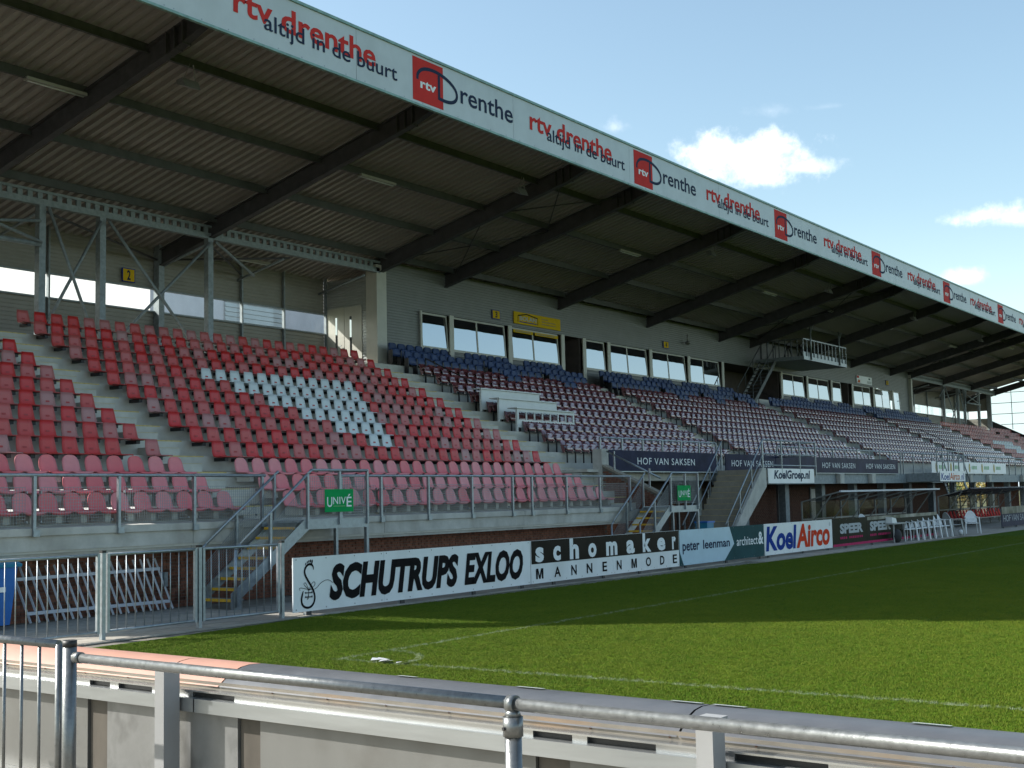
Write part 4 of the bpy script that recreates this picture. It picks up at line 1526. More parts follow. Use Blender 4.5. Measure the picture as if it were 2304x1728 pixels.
t = pitch_board(10.90, 17.62, [14.3], 'board_white', 'black and white board reading schomaker MANNENMODE', [11.8, 13.9, 15.6, 17.2])
MB().add([(10.92, PL, .485), (17.60, PL, .485), (17.60, PL, .975), (10.92, PL, .975)], [(0, 1, 2, 3)]).build('black_field', 'board_black', t)
m = MB()
sc_l = [('s', 11.07, 11.39, 0), ('c', 11.76, 12.06, 0), ('h', 12.43, 12.81, 1), ('o', 13.21, 13.57, 0), ('m', 14.0, 14.51, 0), ('a', 14.94, 15.33, 0), ('k', 15.73, 16.15, 1), ('e', 16.46, 16.88, 0), ('r', 17.24, 17.44, 0)]
for ch, a, b_, asc in sc_l:
    letters(m, ch, a, b_, .515, .97 if asc else .835, PL - .003, bold=.045)
m.build('lettering', 'print_white', t)
m = MB()
for ch, a, b_ in (('M', 11.08, 11.36), ('A', 11.79, 12.05), ('N', 12.48, 12.70), ('N', 13.13, 13.37), ('E', 13.82, 14.02), ('N', 14.47, 14.69), ('M', 15.16, 15.42), ('O', 15.87, 16.12), ('D', 16.59, 16.81), ('E', 17.26, 17.48)):
    if ch == 'M':
        m.add([(a + (b_ - a) * u, PL - .002, .165 + .22 * w) for u, w in ((0, 0), (.22, 0), (.22, .72), (.40, 0), (.60, 0), (.78, .72), (.78, 0), (1, 0), (1, 1), (.70, 1), (.5, .30), (.30, 1), (0, 1))], [tuple(range(13))])
        continue
    letters(m, ch, a, b_, .165, .385, PL - .002, bold=.02)
m.build('lettering', 'print_black', t)

t = pitch_board(17.64, 22.88, [18.83], 'board_teal', 'pale blue arrow board reading peter leenman architect&', [18.0, 20.4, 22.6])
MB().add([(17.645, PL, .43), (17.645, PL, .978), (20.60, PL, .978), (20.87, PL, .51), (20.24, PL, .08), (17.85, PL, .08)], [(0, 1, 2, 3, 4, 5)]).build('pale_arrow', 'board_sky', t)
m = MB()
letters(m, 'peter', 17.80, 18.76, .36, .665, PL - .003, bold=.024)
letters(m, 'leenman', 18.97, 20.59, .445, .685, PL - .003, bold=.024)
m.build('lettering', 'print_navy', t)
m = MB()
letters(m, 'architect', 21.03, 22.42, .435, .68, PL - .003, bold=.008)
letters(m, '&', 22.46, 22.82, .42, .78, PL - .003, bold=.03)
m.build('lettering', 'print_white', t)

t = pitch_board(22.90, 28.22, [], 'board_white', 'white board reading KoelAirco in blue and red', [23.2, 25.8, 27.9])
letters(MB(), 'Koel', 22.98, 25.28, .18, .90, PL - .003, bold=.035, shear=.14).build('lettering', 'print_blue', t)
letters(MB(), 'Airco', 25.24, 27.98, .18, .91, PL - .003, bold=.035, shear=.14).build('lettering', 'print_koel_red', t)
disc(MB(), 28.02, .84, .05, .07, PL - .003).build('registered_mark', 'print_grey', t)

t = pitch_board(28.24, 39.5, [31.45, 35.1], 'board_photo_dark', 'dark photo board reading SPEER twice behind the white chairs', [29.5, 32, 34.5, 37, 39.2])
for x in (28.90, 31.75):
    m = MB()
    letters(m, 'SPEER', x, x + 2.16, .48, .81, PL - .003, bold=.055)
    m.build('lettering', 'letter_silver', t)
    m = MB()
    for q in range(13):
        if q != 4:
            m.box(x + q * .165, x + q * .165 + .12, PL - .003, PL - .001, .31, .385)
    m.build('small_print', 'print_pink', t)
MB().box(28.26, 39.48, PL - .003, PL - .001, .08, .16).build('pink_stripe', 'print_pink', t)
MB().box(31.5, 39.48, PL - .0028, PL - .0008, .86, .978).build('photo_strip', 'board_photo_sky', t)

t = pitch_board(49.28, 56.0, [], 'board_navy', 'far navy board reading HOF VAN SAKSEN at the right edge of the picture', [49.6, 52, 54.5])
letters(MB(), 'HOF VAN SAKSEN', 49.55, 54.9, .30, .60, PL - .003).build('lettering', 'letter_silver', t)
MB().box(49.29, 55.98, PL - .002, PL - .0008, .66, .978).build('photo_strip', 'board_photo_sky', t)

# ---------------------------------------------------------------- fence panels left of the boards
def fence_panel(x0, x1, y0, y1, label):
    t = thing('barred_fence', (x0, y0, 0), label, 'fence', 'barred fences at left')
    P = lambda u, z: (x0 + (x1 - x0) * u, y0 + (y1 - y0) * u, z)
    for z in (.12, 1.215):
        MB().tube(P(0, z), P(1, z), .022, 8).build('frame_rail', 'galvanised', t)
    for u in (0, 1):
        MB().bar(P(u, .10), P(u, 1.23), .045, .045).build('frame_upright', 'galvanised', t)
    nb = int(round(math.hypot(x1 - x0, y1 - y0) / .16))
    for i in range(1, nb):
        MB().tube(P(i / nb, .12), P(i / nb, 1.21), .0075, 6).build('bar', 'galvanised', t)


def fence_post(x, y, label):
    t = thing('fence_post', (x, y, 0), label, 'post', 'black capped fence posts at left')
    MB().box(x - .032, x + .032, y - .032, y + .032, -.02, 1.24).build('shaft', 'galvanised', t)
    MB().box(x - .035, x + .035, y - .035, y + .035, 1.241, 1.275).build('cap', 'black_rubber', t)


fence_panel(-1.75, .06, 4.66, 4.66, 'leftmost barred fence panel in front of the blue bin')
fence_panel(.24, 1.88, 4.67, 4.69, 'middle barred fence panel in front of the leaning rack')
fence_panel(2.03, 3.58, 4.68, 4.62, 'barred fence panel in front of the steel stair')
fence_post(.15, 4.67, 'black capped post between the leftmost and middle fence panels')
fence_post(1.955, 4.69, 'black capped post beside the foot of the steel stair fence panel')
fence_post(3.66, 4.62, 'black capped post at the end of the fence next to the shoe board')

# bin and leaning rack
t = thing('wheeled_bin', (.3, 7.7, 0), 'blue wheeled bin with a lighter lid behind the left fence', 'bin')
MB().add([(.02, 7.45, .08), (.52, 7.45, .08), (.52, 7.95, .08), (.02, 7.95, .08), (-.06, 7.38, .98), (.60, 7.38, .98), (.60, 8.02, .98), (-.06, 8.02, .98)],
         [(0, 3, 2, 1), (4, 5, 6, 7), (0, 1, 5, 4), (1, 2, 6, 5), (2, 3, 7, 6), (3, 0, 4, 7)]).build('body', 'bin_blue', t)
MB().prism([(7.35, .985), (7.34, 1.03), (7.6, 1.10), (8.0, 1.10), (8.06, .985)], 'x', -.09, .66).build('lid', 'bin_lid', t)
MB().box(-.02, .40, 7.386, 7.392, .60, .68).build('white_label', 'print_white', t)
for x in (.06, .48):
    MB().tube((x - .03, 7.98, .10), (x + .03, 7.98, .10), .10, 12).build('wheel', 'black_rubber', t)
t = thing('leaning_rack', (2.6, 8.1, 0), 'pale metal bar rack leaning against the brick wall behind the fence', 'rack')
lean = lambda z: 8.20 - (1.0 - z) * .30
nb = 18
for i in range(nb + 1):
    x = 1.05 + i * 2.95 / nb
    sk = .16
    MB().bar((x + sk, lean(.02), .02), (x - .04, lean(.94), .94), .03, .03).build('bar', 'rack_paint', t)
MB().bar((1.15, lean(.18) - .02, .18), (4.12, lean(.18) - .02, .16), .03, .055).build('cross_rail', 'rack_paint', t)
MB().bar((1.0, lean(.75) - .02, .74), (4.02, lean(.75) - .02, .75), .03, .055).build('cross_rail', 'rack_paint', t)
MB().box(4.05, 4.13, lean(.5) - .04, lean(.5) + .02, .42, .68).build('end_plate', 'galvanised', t)

# ================================================================ seats
def shell(prof, n=5, th=.012, dish=.02):
    """profile points (y, z, half width, dish factor) lofted into a thin moulded shell"""
    front, back = [], []
    k = len(prof)
    for i, (y, z, w, dd) in enumerate(prof):
        a, b_ = prof[max(0, i - 1)], prof[min(k - 1, i + 1)]
        ty, tz = b_[0] - a[0], b_[1] - a[1]
        l = math.hypot(ty, tz)
        ny, nz = tz / l, -ty / l            # behind / below the sitting surface
        for j in range(n):
            u = -1 + 2 * j / (n - 1)
            q = dd * (1 - u * u)
            front.append((u * w, y + ny * q, z + nz * q))
            back.append((u * w * .985, y + ny * (q + th), z + nz * (q + th)))
    fs = []
    N = k * n
    for i in range(k - 1):
        for j in range(n - 1):
            a = i * n + j
            fs.append((a, a + 1, a + n + 1, a + n))
            fs.append((N + a, N + a + n, N + a + n + 1, N + a + 1))
    rim = [j for j in range(n)] + [i * n + n - 1 for i in range(1, k)] + [(k - 1) * n + j for j in range(n - 2, -1, -1)] + [i * n for i in range(k - 2, 0, -1)]
    for a, b_ in zip(rim, rim[1:] + rim[:1]):
        fs.append((a, N + a, N + b_, b_))
    return front + back, fs


def seat_proto(name, parts, cat, group, label):
    t = thing(name, (0, -500, 0), label, cat, group)
    KIDS[t.name] = []
    for (pn, me, m_) in parts:
        o = link(pn, me, m_, t, loc=(0, -500, 0))
        o.location = (0, 0, 0)
        KIDS[t.name].append(o)
    return t


# red shell seat: upright tapering back, short pan with a wavy lip
v, f = shell([(-.35, .335, .235, -.012), (-.335, .355, .235, 0), (-.20, .345, .215, .022), (-.06, .355, .195, .022), (-.015, .395, .188, .014), (.01, .48, .182, .01), (.035, .60, .17, .008), (.052, .695, .152, .004)], 5)
red_shell = MB().add(v, f, True).mesh('seat_shell')
red_br = MB().box(-.05, .05, -.25, .10, .25, .325).mesh('bracket')
num_me = MB().add([(-.045, .006, .455), (.045, .006, .455), (.045, .012, .49), (-.045, .012, .49)], [(0, 1, 2, 3)]).mesh('number_plate')
# pink seat with a rounded back and thick rolled pan
v, f = shell([(-.37, .295, .17, -.03), (-.39, .345, .225, 0), (-.22, .355, .225, .03), (-.06, .36, .205, .03), (-.02, .395, .192, .018), (.005, .47, .19, .012), (.03, .56, .18, .01), (.045, .62, .152, .006), (.052, .66, .10, .003), (.053, .672, .04, 0)], 7, th=.016)
pink_shell = MB().add(v, f, True).mesh('seat_shell')
pink_br = MB().box(-.06, .06, -.30, .10, .15, .31).mesh('bracket')
# maroon tip-up seat: leaning backrest, folded pan, side frames, black legs
v, f = shell([(.0, .44, .20, .01), (.05, .52, .21, .015), (.12, .63, .215, .015), (.185, .72, .20, .012), (.21, .755, .165, .006), (.215, .765, .12, 0)], 5, th=.02)
mar_back = MB().add(v, f, True).mesh('backrest')
v, f = shell([(-.06, .385, .165, 0), (-.10, .41, .18, 0), (-.065, .52, .185, .012), (-.03, .63, .18, .012), (-.015, .675, .16, 0)], 5, th=.03)
mar_pan = MB().add(v, f, True).mesh('folded_seat')
arm = lambda x: MB().prism([(-.02, .36), (.06, .36), (.14, .60), (-.16, .60), (-.17, .565), (.04, .56), (.0, .44), (-.02, .44)], 'x', x - .014, x + .014).mesh('arm_frame')
mar_arm, mar_arm2 = arm(-.235), arm(.235)
mar_leg = MB().box(-.018, .018, .02, .06, 0, .40).box(-.23, .23, .01, .05, .36, .40).mesh('leg')
# blue padded seat
v, f = shell([(.0, .42, .21, .0), (.02, .52, .22, .01), (.06, .68, .22, .012), (.10, .83, .205, .01), (.115, .89, .17, .004), (.12, .905, .12, 0)], 5, th=.06)
blu_back = MB().add(v, f, True).mesh('backrest')
v, f = shell([(-.06, .385, .18, 0), (-.11, .41, .20, 0), (-.09, .54, .21, .01), (-.06, .66, .20, .01), (-.04, .70, .17, 0)], 5, th=.05)
blu_pan = MB().add(v, f, True).mesh('folded_seat')
blu_frame = MB().box(-.25, -.22, -.10, .08, 0, .62).mesh('side_frame')
blu_frame2 = MB().box(.22, .25, -.10, .08, 0, .62).mesh('side_frame')

P_red = seat_proto('red_stadium_chair', [('seat_shell', red_shell, 'seat_red'), ('bracket', red_br, 'black_steel'), ('number_plate', num_me, 'sticker_red')], 'seat', 'red shell seats', 'x')
P_whi = seat_proto('white_stadium_chair', [('seat_shell', red_shell.copy(), 'seat_white'), ('bracket', red_br, 'black_steel'), ('number_plate', num_me, 'sticker_red')], 'seat', 'white shell seats', 'x')
KIDS[P_whi.name][0].data.materials.clear()
KIDS[P_whi.name][0].data.materials.append(M['seat_white'])
P_pin = seat_proto('pink_stadium_chair', [('seat_shell', pink_shell, 'seat_pink'), ('bracket', pink_br, 'step_concrete')], 'seat', 'pink round backed seats', 'x')
P_mar = seat_proto('maroon_stadium_chair', [('backrest', mar_back, 'seat_maroon'), ('folded_seat', mar_pan, 'seat_maroon'), ('arm_frame', mar_arm, 'seat_maroon'), ('arm_frame', mar_arm2, 'seat_maroon'), ('leg', mar_leg, 'black_steel')], 'seat', 'maroon tip-up seats', 'x')
P_blu = seat_proto('blue_stadium_chair', [('backrest', blu_back, 'seat_blue'), ('folded_seat', blu_pan, 'seat_blue'), ('side_frame', blu_frame, 'black_steel'), ('side_frame', blu_frame2, 'black_steel')], 'seat', 'blue padded seats', 'x')


def cam_dist(x, y, z):
    return (Vector((x, y, z)) - CAMPOS).dot(f_)


def in_view(x, y, z):
    d = Vector((x, y, z)) - CAMPOS
    w = d.dot(f_)
    F = 44.83 / 36
    return w > 0 and abs(d.dot(r_) / w * F) < .53 and abs(d.dot(d_) / w * F) < .40


white = {}
for k, (a, b_) in {9: (7, 18), 8: (8, 17), 7: (9, 16), 6: (10, 15), 5: (11, 14), 4: (12, 13)}.items():
    for i in range(a, b_ + 1):
        white[(k, i)] = 1
SEATS = {'red': [], 'white': [], 'pink': [], 'maroon': [], 'blue': []}
for k in range(0, 14):
    kind = 'pink' if k < 3 else 'red'
    sp = .5
    for i in range(14):                                   # left block, counted from the stairs
        x = 6.10 - .25 - i * sp
        if k == 3 and i == 1:
            continue
        SEATS[kind].append((x, k, 'left', i))
    for i in range(26):                                   # middle block
        x = 7.40 + .25 + i * sp
        kk = 'white' if (k, i) in white else kind
        SEATS[kk].append((x, k, 'mid', i))
        # the same at the far end
        X = mirror(x)
        SEATS[kk].append((X, k, 'far', i))
    for i in range(14):
        SEATS[kind].append((mirror(6.10 - .25 - i * sp), k, 'far', 30 + i))
BL_ = [(22.8, 24, 'first'), (36.8, 30, 'second'), (54.2, 30, 'third'), (71.2, 24, 'fourth')]
for bi, (x0, n, bn) in enumerate(BL_):
    for k in range(4, 13):
        for i in range(n):
            if k == 12 and (i % 8) in (2, 3) and i > 4 and bi in (0, 1):
                SEATS['blue'].append((x0 + .25 + i * .5, k, bn, i))
                continue
            SEATS['maroon'].append((x0 + .25 + i * .5, k, bn, i))
    for k in (13, 14):
        for i in range(n):
            if k == 14:
                x = x0 + .25 + i * .5
                if any(a - .3 < x < b_ + .3 for a, b_ in opens) or (i % 8 in (7, 0) and i):
                    continue
            if k == 13 and i % 8 == 1 and i > 4 and bi < 2:
                continue
            SEATS['blue'].append((x0 + .25 + i * .5, k, bn, i))

far_sets = {k: MB() for k in SEATS}
LIM = {'red': 300, 'white': 60, 'pink': 160, 'maroon': 300, 'blue': 140}
PROTO = {'red': P_red, 'white': P_whi, 'pink': P_pin, 'maroon': P_mar, 'blue': P_blu}
far_src = {'red': (red_shell,), 'white': (red_shell,), 'pink': (pink_shell,), 'maroon': (mar_back, mar_pan, mar_arm), 'blue': (blu_back, blu_pan)}
first = {k: True for k in SEATS}
ROWNAME = {'red': 3, 'white': 4, 'pink': 0, 'maroon': 4, 'blue': 12}
for kind, lst in SEATS.items():
    pts = []
    for (x, k, bn, i) in lst:
        y, z = RY(k) - .02, TZ(k)
        pts.append((cam_dist(x, y, z), x, y, z, k, bn, i, in_view(x, y, z + .6)))
    pts.sort()
    n = 0
    for (d, x, y, z, k, bn, i, vis) in pts:
        far_only = bn in ('far', 'third', 'fourth')
        if vis and n < LIM[kind] and not far_only:
            n += 1
            r = ordinal(k - ROWNAME[kind] + 1)
            s = ordinal(i + 1)
            jit = random.uniform(-.012, .012)
            if kind == 'maroon' or kind == 'blue':
                lab = '%s seat, %s %s block, %s row up, %s from its left end' % ('maroon folding' if kind == 'maroon' else 'blue padded', bn, kind, r, s)
            elif bn == 'left':
                lab = '%s seat left of the stairway, %s %s row up, %s from steps' % ({'red': 'red shell', 'pink': 'pink rounded'}[kind], r, kind, s)
            else:
                lab = '%s seat right of the stairway, %s %s row up, %s from steps' % ({'red': 'red shell', 'pink': 'pink rounded', 'white': 'white shell'}[kind], r, kind, s)
                if kind == 'white':
                    first_i = min(q for (kk, q) in white if kk == k)
                    lab = 'white shell seat, %s white row up, %s white seat from the left' % (r, ordinal(i - first_i + 1))
            if first[kind]:
                o = PROTO[kind]
                o.location = (x, y, z)
                o['label'] = lab
                first[kind] = False
            else:
                o = copy_thing(PROTO[kind], (x, y, z), jit * .6, lab)
        else:
            for me in far_src[kind]:
                far_sets[kind].add([(p.co.x + x, p.co.y + y, p.co.z + z) for p in me.vertices], [tuple(p.vertices) for p in me.polygons], True)
fm_ = {'red': 'seat_red_far', 'white': 'seat_white', 'pink': 'seat_pink', 'maroon': 'seat_maroon_far', 'blue': 'seat_blue_far'}
fl_ = {'red': 'mass of red shell seats at the far end of the stand', 'white': 'patch of white seats in the far red block', 'pink': 'pink seats at the far end', 'maroon': 'mass of maroon seats in the far half of the stand', 'blue': 'line of blue seats below the far lounge windows'}
for k, mb in far_sets.items():
    if mb.v:
        mb.build('far_%s_seats' % k, fm_[k], label=fl_[k], cat='seats', kind='stuff')

# thin black aisle rails in the maroon section
for i, (xa, ka, kb_, lab) in enumerate(((23.0, 12, 9, 'thin black handrail at the left end of the top maroon rows'), (71.0, 9, 6, 'thin black handrail on the far maroon aisle'), (54.3, 14, 12, 'thin black handrail below the camera gantry stair'))):
    t = thing('aisle_handrail', (xa, RY(ka), TZ(ka)), lab, 'handrail')
    MB().tube((xa, RY(ka), TZ(ka) + .95), (xa + .2, RY(kb_), TZ(kb_) + .95), .022, 6).build('rail', 'black_steel', t)
    for k in (ka, kb_):
        MB().tube((xa, RY(k), TZ(k)), (xa, RY(k), TZ(k) + .95), .02, 6).build('post', 'black_steel', t)

# ================================================================ dugouts
def dugout(x0, x1, label, tinted, seats_col):
    t = thing('dugout', ((x0 + x1) / 2, 7, 0), label, 'dugout', 'glass dugouts beside the pitch')
    yf_, yb, zf_, zb = 6.25, 7.75, 1.86, 1.50
    n = int(round((x1 - x0) / 1.9))
    xs = [x0 + (x1 - x0) * i / n for i in range(n + 1)]
    for x in xs:
        MB().bar((x, yb, 0), (x, yb, zb), .05, .05).build('upright', 'dugout_frame', t)
        MB().bar((x, yb, zb), (x, yf_, zf_), .045, .05).build('rafter', 'dugout_frame', t)
        MB().bar((x, yb - .1, .35), (x, yf_ + .35, zf_ - .12), .04, .04).build('strut', 'dugout_frame', t)
    MB().box(x0 - .03, x1 + .03, yf_ - .05, yf_ + .02, zf_ - .02, zf_ + .045).build('front_edge', 'rack_paint' if tinted else 'board_navy', t)
    MB().box(x0, x1, yb - .03, yb + .03, .82, .88).build('back_rail', 'dugout_frame', t)
    for a, b_ in zip(xs[:-1], xs[1:]):
        MB().add([(a + .03, yb, zb + .03), (b_ - .03, yb, zb + .03), (b_ - .03, yf_, zf_ + .0), (a + .03, yf_, zf_ + .0)], [(0, 1, 2, 3)]).build('roof_pane', 'dugout_glass' if tinted else 'board_navy', t)
        MB().add([(a + .03, yb + .01, .1), (b_ - .03, yb + .01, .1), (b_ - .03, yb + .01, zb), (a + .03, yb + .01, zb)], [(0, 1, 2, 3)]).build('back_pane', 'dugout_glass', t)
    for x in (x0, x1):
        MB().add([(x, yb - .03, .1), (x, yf_ + .5, .1), (x, yf_ + .1, zf_ - .05), (x, yb - .03, zb)], [(0, 1, 2, 3)]).build('side_pane', 'dugout_glass', t)
    MB().box(x0 + .2, x1 - .2, yb - .6, yb - .15, .34, .40).build('bench', 'dugout_frame', t)
    if seats_col:
        k = int((x1 - x0 - .6) / .55)
        for i in range(k):
            x = x0 + .5 + i * .55
            v_, f_l = shell([(-.33, .40, .19, 0), (-.2, .41, .2, .01), (-.05, .42, .19, .01), (.0, .55, .18, .01), (.05, .78, .15, 0)], 3)
            MB().add([(p[0] + x, p[1] + yb - .3, p[2]) for p in v_], f_l, True).build('bench_seat', seats_col, t)
    return t


dugout(33.6, 45.6, 'long glass dugout with a pale roof edge behind the dark photo board', True, None)
dd = dugout(50.5, 61.5, 'far dugout with a navy roof edge and red bench seats', False, 'print_red')
m = MB()
for i in range(3):
    letters(m, 'HOF VAN SAKSEN', 51.2 + i * 3.4, 53.9 + i * 3.4, 1.86, 1.90, 6.196, bold=.01)
m.build('lettering', 'letter_silver', dd)

# ---------------------------------------------------------------- plastic garden chairs
def chair_meshes():
    a = MB()
    # seat pan
    v_, f_l = shell([(-.24, .40, .22, 0), (-.22, .425, .225, 0), (0, .415, .22, .012), (.19, .42, .20, .012)], 5, th=.02)
    seat = MB().add(v_, f_l, True)
    # slatted oval back: rim and vertical slats
    b_ = MB()
    rim = []
    for i in range(15):
        t = math.pi * i / 14
        u, h = .215 * math.cos(t), math.sin(t)
        rim.append((u, .20 + .14 * (.10 + .9 * h), .43 + .45 * (.05 + .95 * h)))
    for p, q in zip(rim[:-1], rim[1:]):
        b_.bar(p, q, .035, .028, (0, 1, -.3))
    for i in range(-4, 5):
        u = i * .042
        h = math.sqrt(max(0, 1 - (u / .215) ** 2))
        b_.bar((u, .20, .43), (u, .20 + .14 * (.1 + .9 * h), .43 + .45 * (.05 + .95 * h)), .036, .012, (0, 1, -.3))
    b_.bar((-.19, .265, .63), (.19, .265, .63), .05, .012, (0, 1, -.3))
    c = MB()
    for s in (-1, 1):
        c.bar((s * .255, -.22, .64), (s * .25, .16, .63), .05, .025)
        c.bar((s * .25, .16, .63), (s * .19, .27, .66), .045, .025)
    legs = []
    for s in (-1, 1):
        l = MB()
        l.bar((s * .275, -.30, 0), (s * .245, -.20, .64), .055, .035, (1, 0, 0))
        legs.append(l)
        l = MB()
        l.bar((s * .25, .32, 0), (s * .20, .19, .44), .055, .035, (1, 0, 0))
        legs.append(l)
    return seat, b_, c, legs


def make_chair(loc, rz, label, m_, group='plastic garden chairs'):
    s, b_, c, legs = chair_meshes()
    t = thing('garden_chair', (0, -600, 0), label, 'chair', group)
    KIDS[t.name] = []
    for n_, mb in [('seat', s), ('backrest', b_), ('armrests', c)] + [('leg', l) for l in legs]:
        o = link(n_, mb.mesh(n_), m_, t, loc=(0, -600, 0))
        o.location = (0, 0, 0)
        KIDS[t.name].append(o)
    t.location = loc
    t.rotation_euler = (0, 0, rz)
    t.scale = (1.06, 1.06, 1.04)
    return t


c0 = make_chair((35.3, 4.45, .01), -.62, 'leftmost of the seven white chairs lined up before the dugout', 'plastic_white')
nm = ['', 'second', 'third', 'fourth', 'fifth', 'sixth']
for i in range(1, 7):
    lab = '%s of the seven white chairs lined up before the dugout, from the left' % nm[i] if i < 6 else 'rightmost of the seven white chairs lined up before the dugout'
    copy_thing(c0, (35.3 + .68 * i, 4.45 - .012 * i, .01), -.62 + random.uniform(-.06, .06), lab)
g0 = make_chair((40.5, 4.25, .01), 1.0, 'plastic chair seen from behind, shade coloured grey, at the end of the white row', 'plastic_grey')  # grey material stands for the shade on the chair's back
copy_thing(c0, (42.9, 4.15, .01), -1.15, 'single white chair standing apart at right, turned to the pitch')
copy_thing(c0, (38.6, 7.05, .01), -.5, 'single pale chair inside the glass dugout')
# table with a dark bag
t = thing('folding_table', (34.0, 4.5, 0), 'small grey table with a white top left of the white chairs', 'table')
MB().box(33.4, 34.75, 4.25, 4.80, .66, .70).build('table_top', 'plastic_grey', t)
for x in (33.5, 34.65):
    for y in (4.3, 4.75):
        MB().bar((x, y, 0), (x, y, .66), .04, .04).build('leg', 'plastic_grey', t)
t = thing('crate', (33.7, 4.4, .70), 'pale plastic crate lying on the small table', 'crate')
MB().prism([(33.45, .705), (33.95, .705), (33.85, .86), (33.40, .92)], 'y', 4.32, 4.66).build('crate_body', 'plastic_white', t)
t = thing('bag', (33.7, 4.3, 0), 'black sports bag standing in front of the small table', 'bag')
MB().sphere((33.75, 4.28, .24), .28, .16, .25, 12, 8).build('bag_body', 'dark_cloth', t)
MB().tube((33.60, 4.26, .44), (33.90, 4.26, .45), .02, 6).build('handle', 'dark_cloth', t)
t = thing('ball', (40.9, 4.1, .11), 'white ball lying beside the chair seen from behind', 'ball')
MB().sphere((40.9, 4.05, .12), .11, .11, .11, 14, 10).build('ball_surface', 'plastic_white', t)
MB().tube((40.9, 4.05, .118), (40.9, 4.05, .122), .1125, 14).build('seam', 'plastic_grey', t)
t = thing('traffic_cone', (33.1, 11.2, 0), 'small pale cone standing by the column under the stand', 'cone')
MB().tube((33.1, 11.2, .03), (33.1, 11.2, .55), .13, 12, .03).build('cone_body', 'board_white', t)
MB().box(32.93, 33.27, 11.03, 11.37, 0, .03).build('cone_base', 'print_orange', t)
t = thing('blue_crate', (24.2, 7.1, 0), 'blue crate under the second steel stair', 'crate')
MB().box(24.0, 24.45, 6.9, 7.3, 0, 1.0).build('crate_body', 'bin_lid', t)
MB().box(23.97, 24.48, 6.87, 7.33, 1.001, 1.05).build('crate_rim', 'bin_blue', t)

# ================================================================ foreground rail and barrier
TILT = lambda x, y, z: (x, y, z + .0088 * (y + 7))
FG = lambda: MB(TILT)
RX, RZ = -7.70, 1.155
R1 = thing('spectator_rail', (RX, -8, .18), 'galvanised tube rail across the foreground with clamp fittings and posts', 'railing')
FG().tube((RX, -5.47, RZ + .01), (RX, -7.99, RZ + .004), .023, 20).build('tube', 'galvanised_near', R1)
FG().tube((RX, -8.0, RZ), (RX, -13.5, RZ), .0235, 20).build('tube', 'galvanised_near', R1)


def torus(mb, c, axis_y_len, R_, n=22):
    mb.tube((c[0], c[1] - axis_y_len / 2, c[2]), (c[0], c[1] + axis_y_len / 2, c[2]), R_, n)


def rail_post(y, label=None):
    p = FG()
    p.tube((RX, y, .18), (RX, y, RZ - .105), .0315, 20)
    o = p.build('post', 'galvanised_near', R1)
    q = FG()
    q.tube((RX, y, RZ - .115), (RX, y, RZ - .045), .0375, 20)
    q.tube((RX, y, RZ - .046), (RX, y, RZ - .018), .033, 20, .022)
    torus(q, (RX, y, RZ), .034, .0325)
    q.build('clamp', 'galvanised_near', o)
    s = FG().tube((RX - .036, y + .014, RZ - .085), (RX - .042, y + .016, RZ - .085), .007, 8)
    s.build('screw', 'black_steel', o)


rail_post(-8.0)
rail_post(-11.6)
# left end post and gate
E1 = thing('end_post', (RX, -5.385, .18), 'thick galvanised gate post with a black cap in the left foreground', 'post')
FG().tube((RX, -5.385, .18), (RX, -5.385, 1.215), .0335, 22).build('shaft', 'galvanised_near', E1)
FG().tube((RX, -5.385, 1.2155), (RX, -5.385, 1.246), .0345, 22, .0335).build('cap', 'black_rubber', E1)
c = FG()
c.tube((RX, -5.43, RZ + .012), (RX, -5.475, RZ + .012), .0275, 18)
c.tube((RX, -5.405, RZ + .014), (RX, -5.44, RZ + .013), .010, 10)
c.build('rail_socket', 'galvanised_near', E1)
G1 = thing('foreground_gate', (RX, -4.6, .3), 'galvanised gate with thin bars in the left foreground corner', 'gate')
FG().tube((RX, -5.30, 1.222), (RX, -3.6, 1.222), .0205, 16).build('top_tube', 'galvanised_near', G1)
FG().tube((RX, -5.302, .30), (RX, -5.302, 1.2235), .0185, 16).build('side_tube', 'galvanised_near', G1)
for i in range(11):
    FG().tube((RX, -5.145 + i * .145, .32), (RX, -5.145 + i * .145, 1.205), .0085, 10).build('bar', 'galvanised_near', G1)
FG().tube((RX, -5.30, .31), (RX, -3.6, .31), .0195, 14).build('bottom_tube', 'galvanised_near', G1)

# barrier: metal casing of the boards behind the goal
BR = thing('board_casing', (-7.1, -8, .18), 'grey sheet metal casing with aluminium rails running across the foreground', 'barrier')
topprof = [(-6.80, .90), (-6.80, 1.03), (-6.815, 1.052), (-6.84, 1.062), (-6.92, 1.066), (-6.98, 1.060), (-7.03, 1.045), (-7.08, 1.020), (-7.115, .996), (-7.135, .980)]
segs = [(-3.0, -5.335, 'salmon_sheet'), (-5.345, -5.80, 'salmon_sheet'), (-5.81, -8.37, 'grey_sheet'), (-8.38, -11.0, 'grey_sheet'), (-11.01, -13.5, 'grey_sheet')]
for (a, b_, m_) in segs:
    FG().strip(topprof, 'y', b_, a, True).build('top_sheet', m_, BR)
FG().box(-7.128, -7.122, -13.5, -3, .9648, 1.0).build('screw_strip', 'screw_strip', BR)
for i in range(30):
    y = -3.3 - i * .36
    if i % 9 == 7:
        continue
    FG().tube((-7.1275, y, .978), (-7.1325, y, .978), .0055, 8).build('screw', 'rust', BR)
FG().box(-7.20, -7.1285, -13.5, -3, .957, .9645).build('ledge', 'aluminium_ledge', BR)
FG().box(-7.17, -7.135, -13.5, -3, .905, .9565).build('slot_back', 'black_rubber', BR)
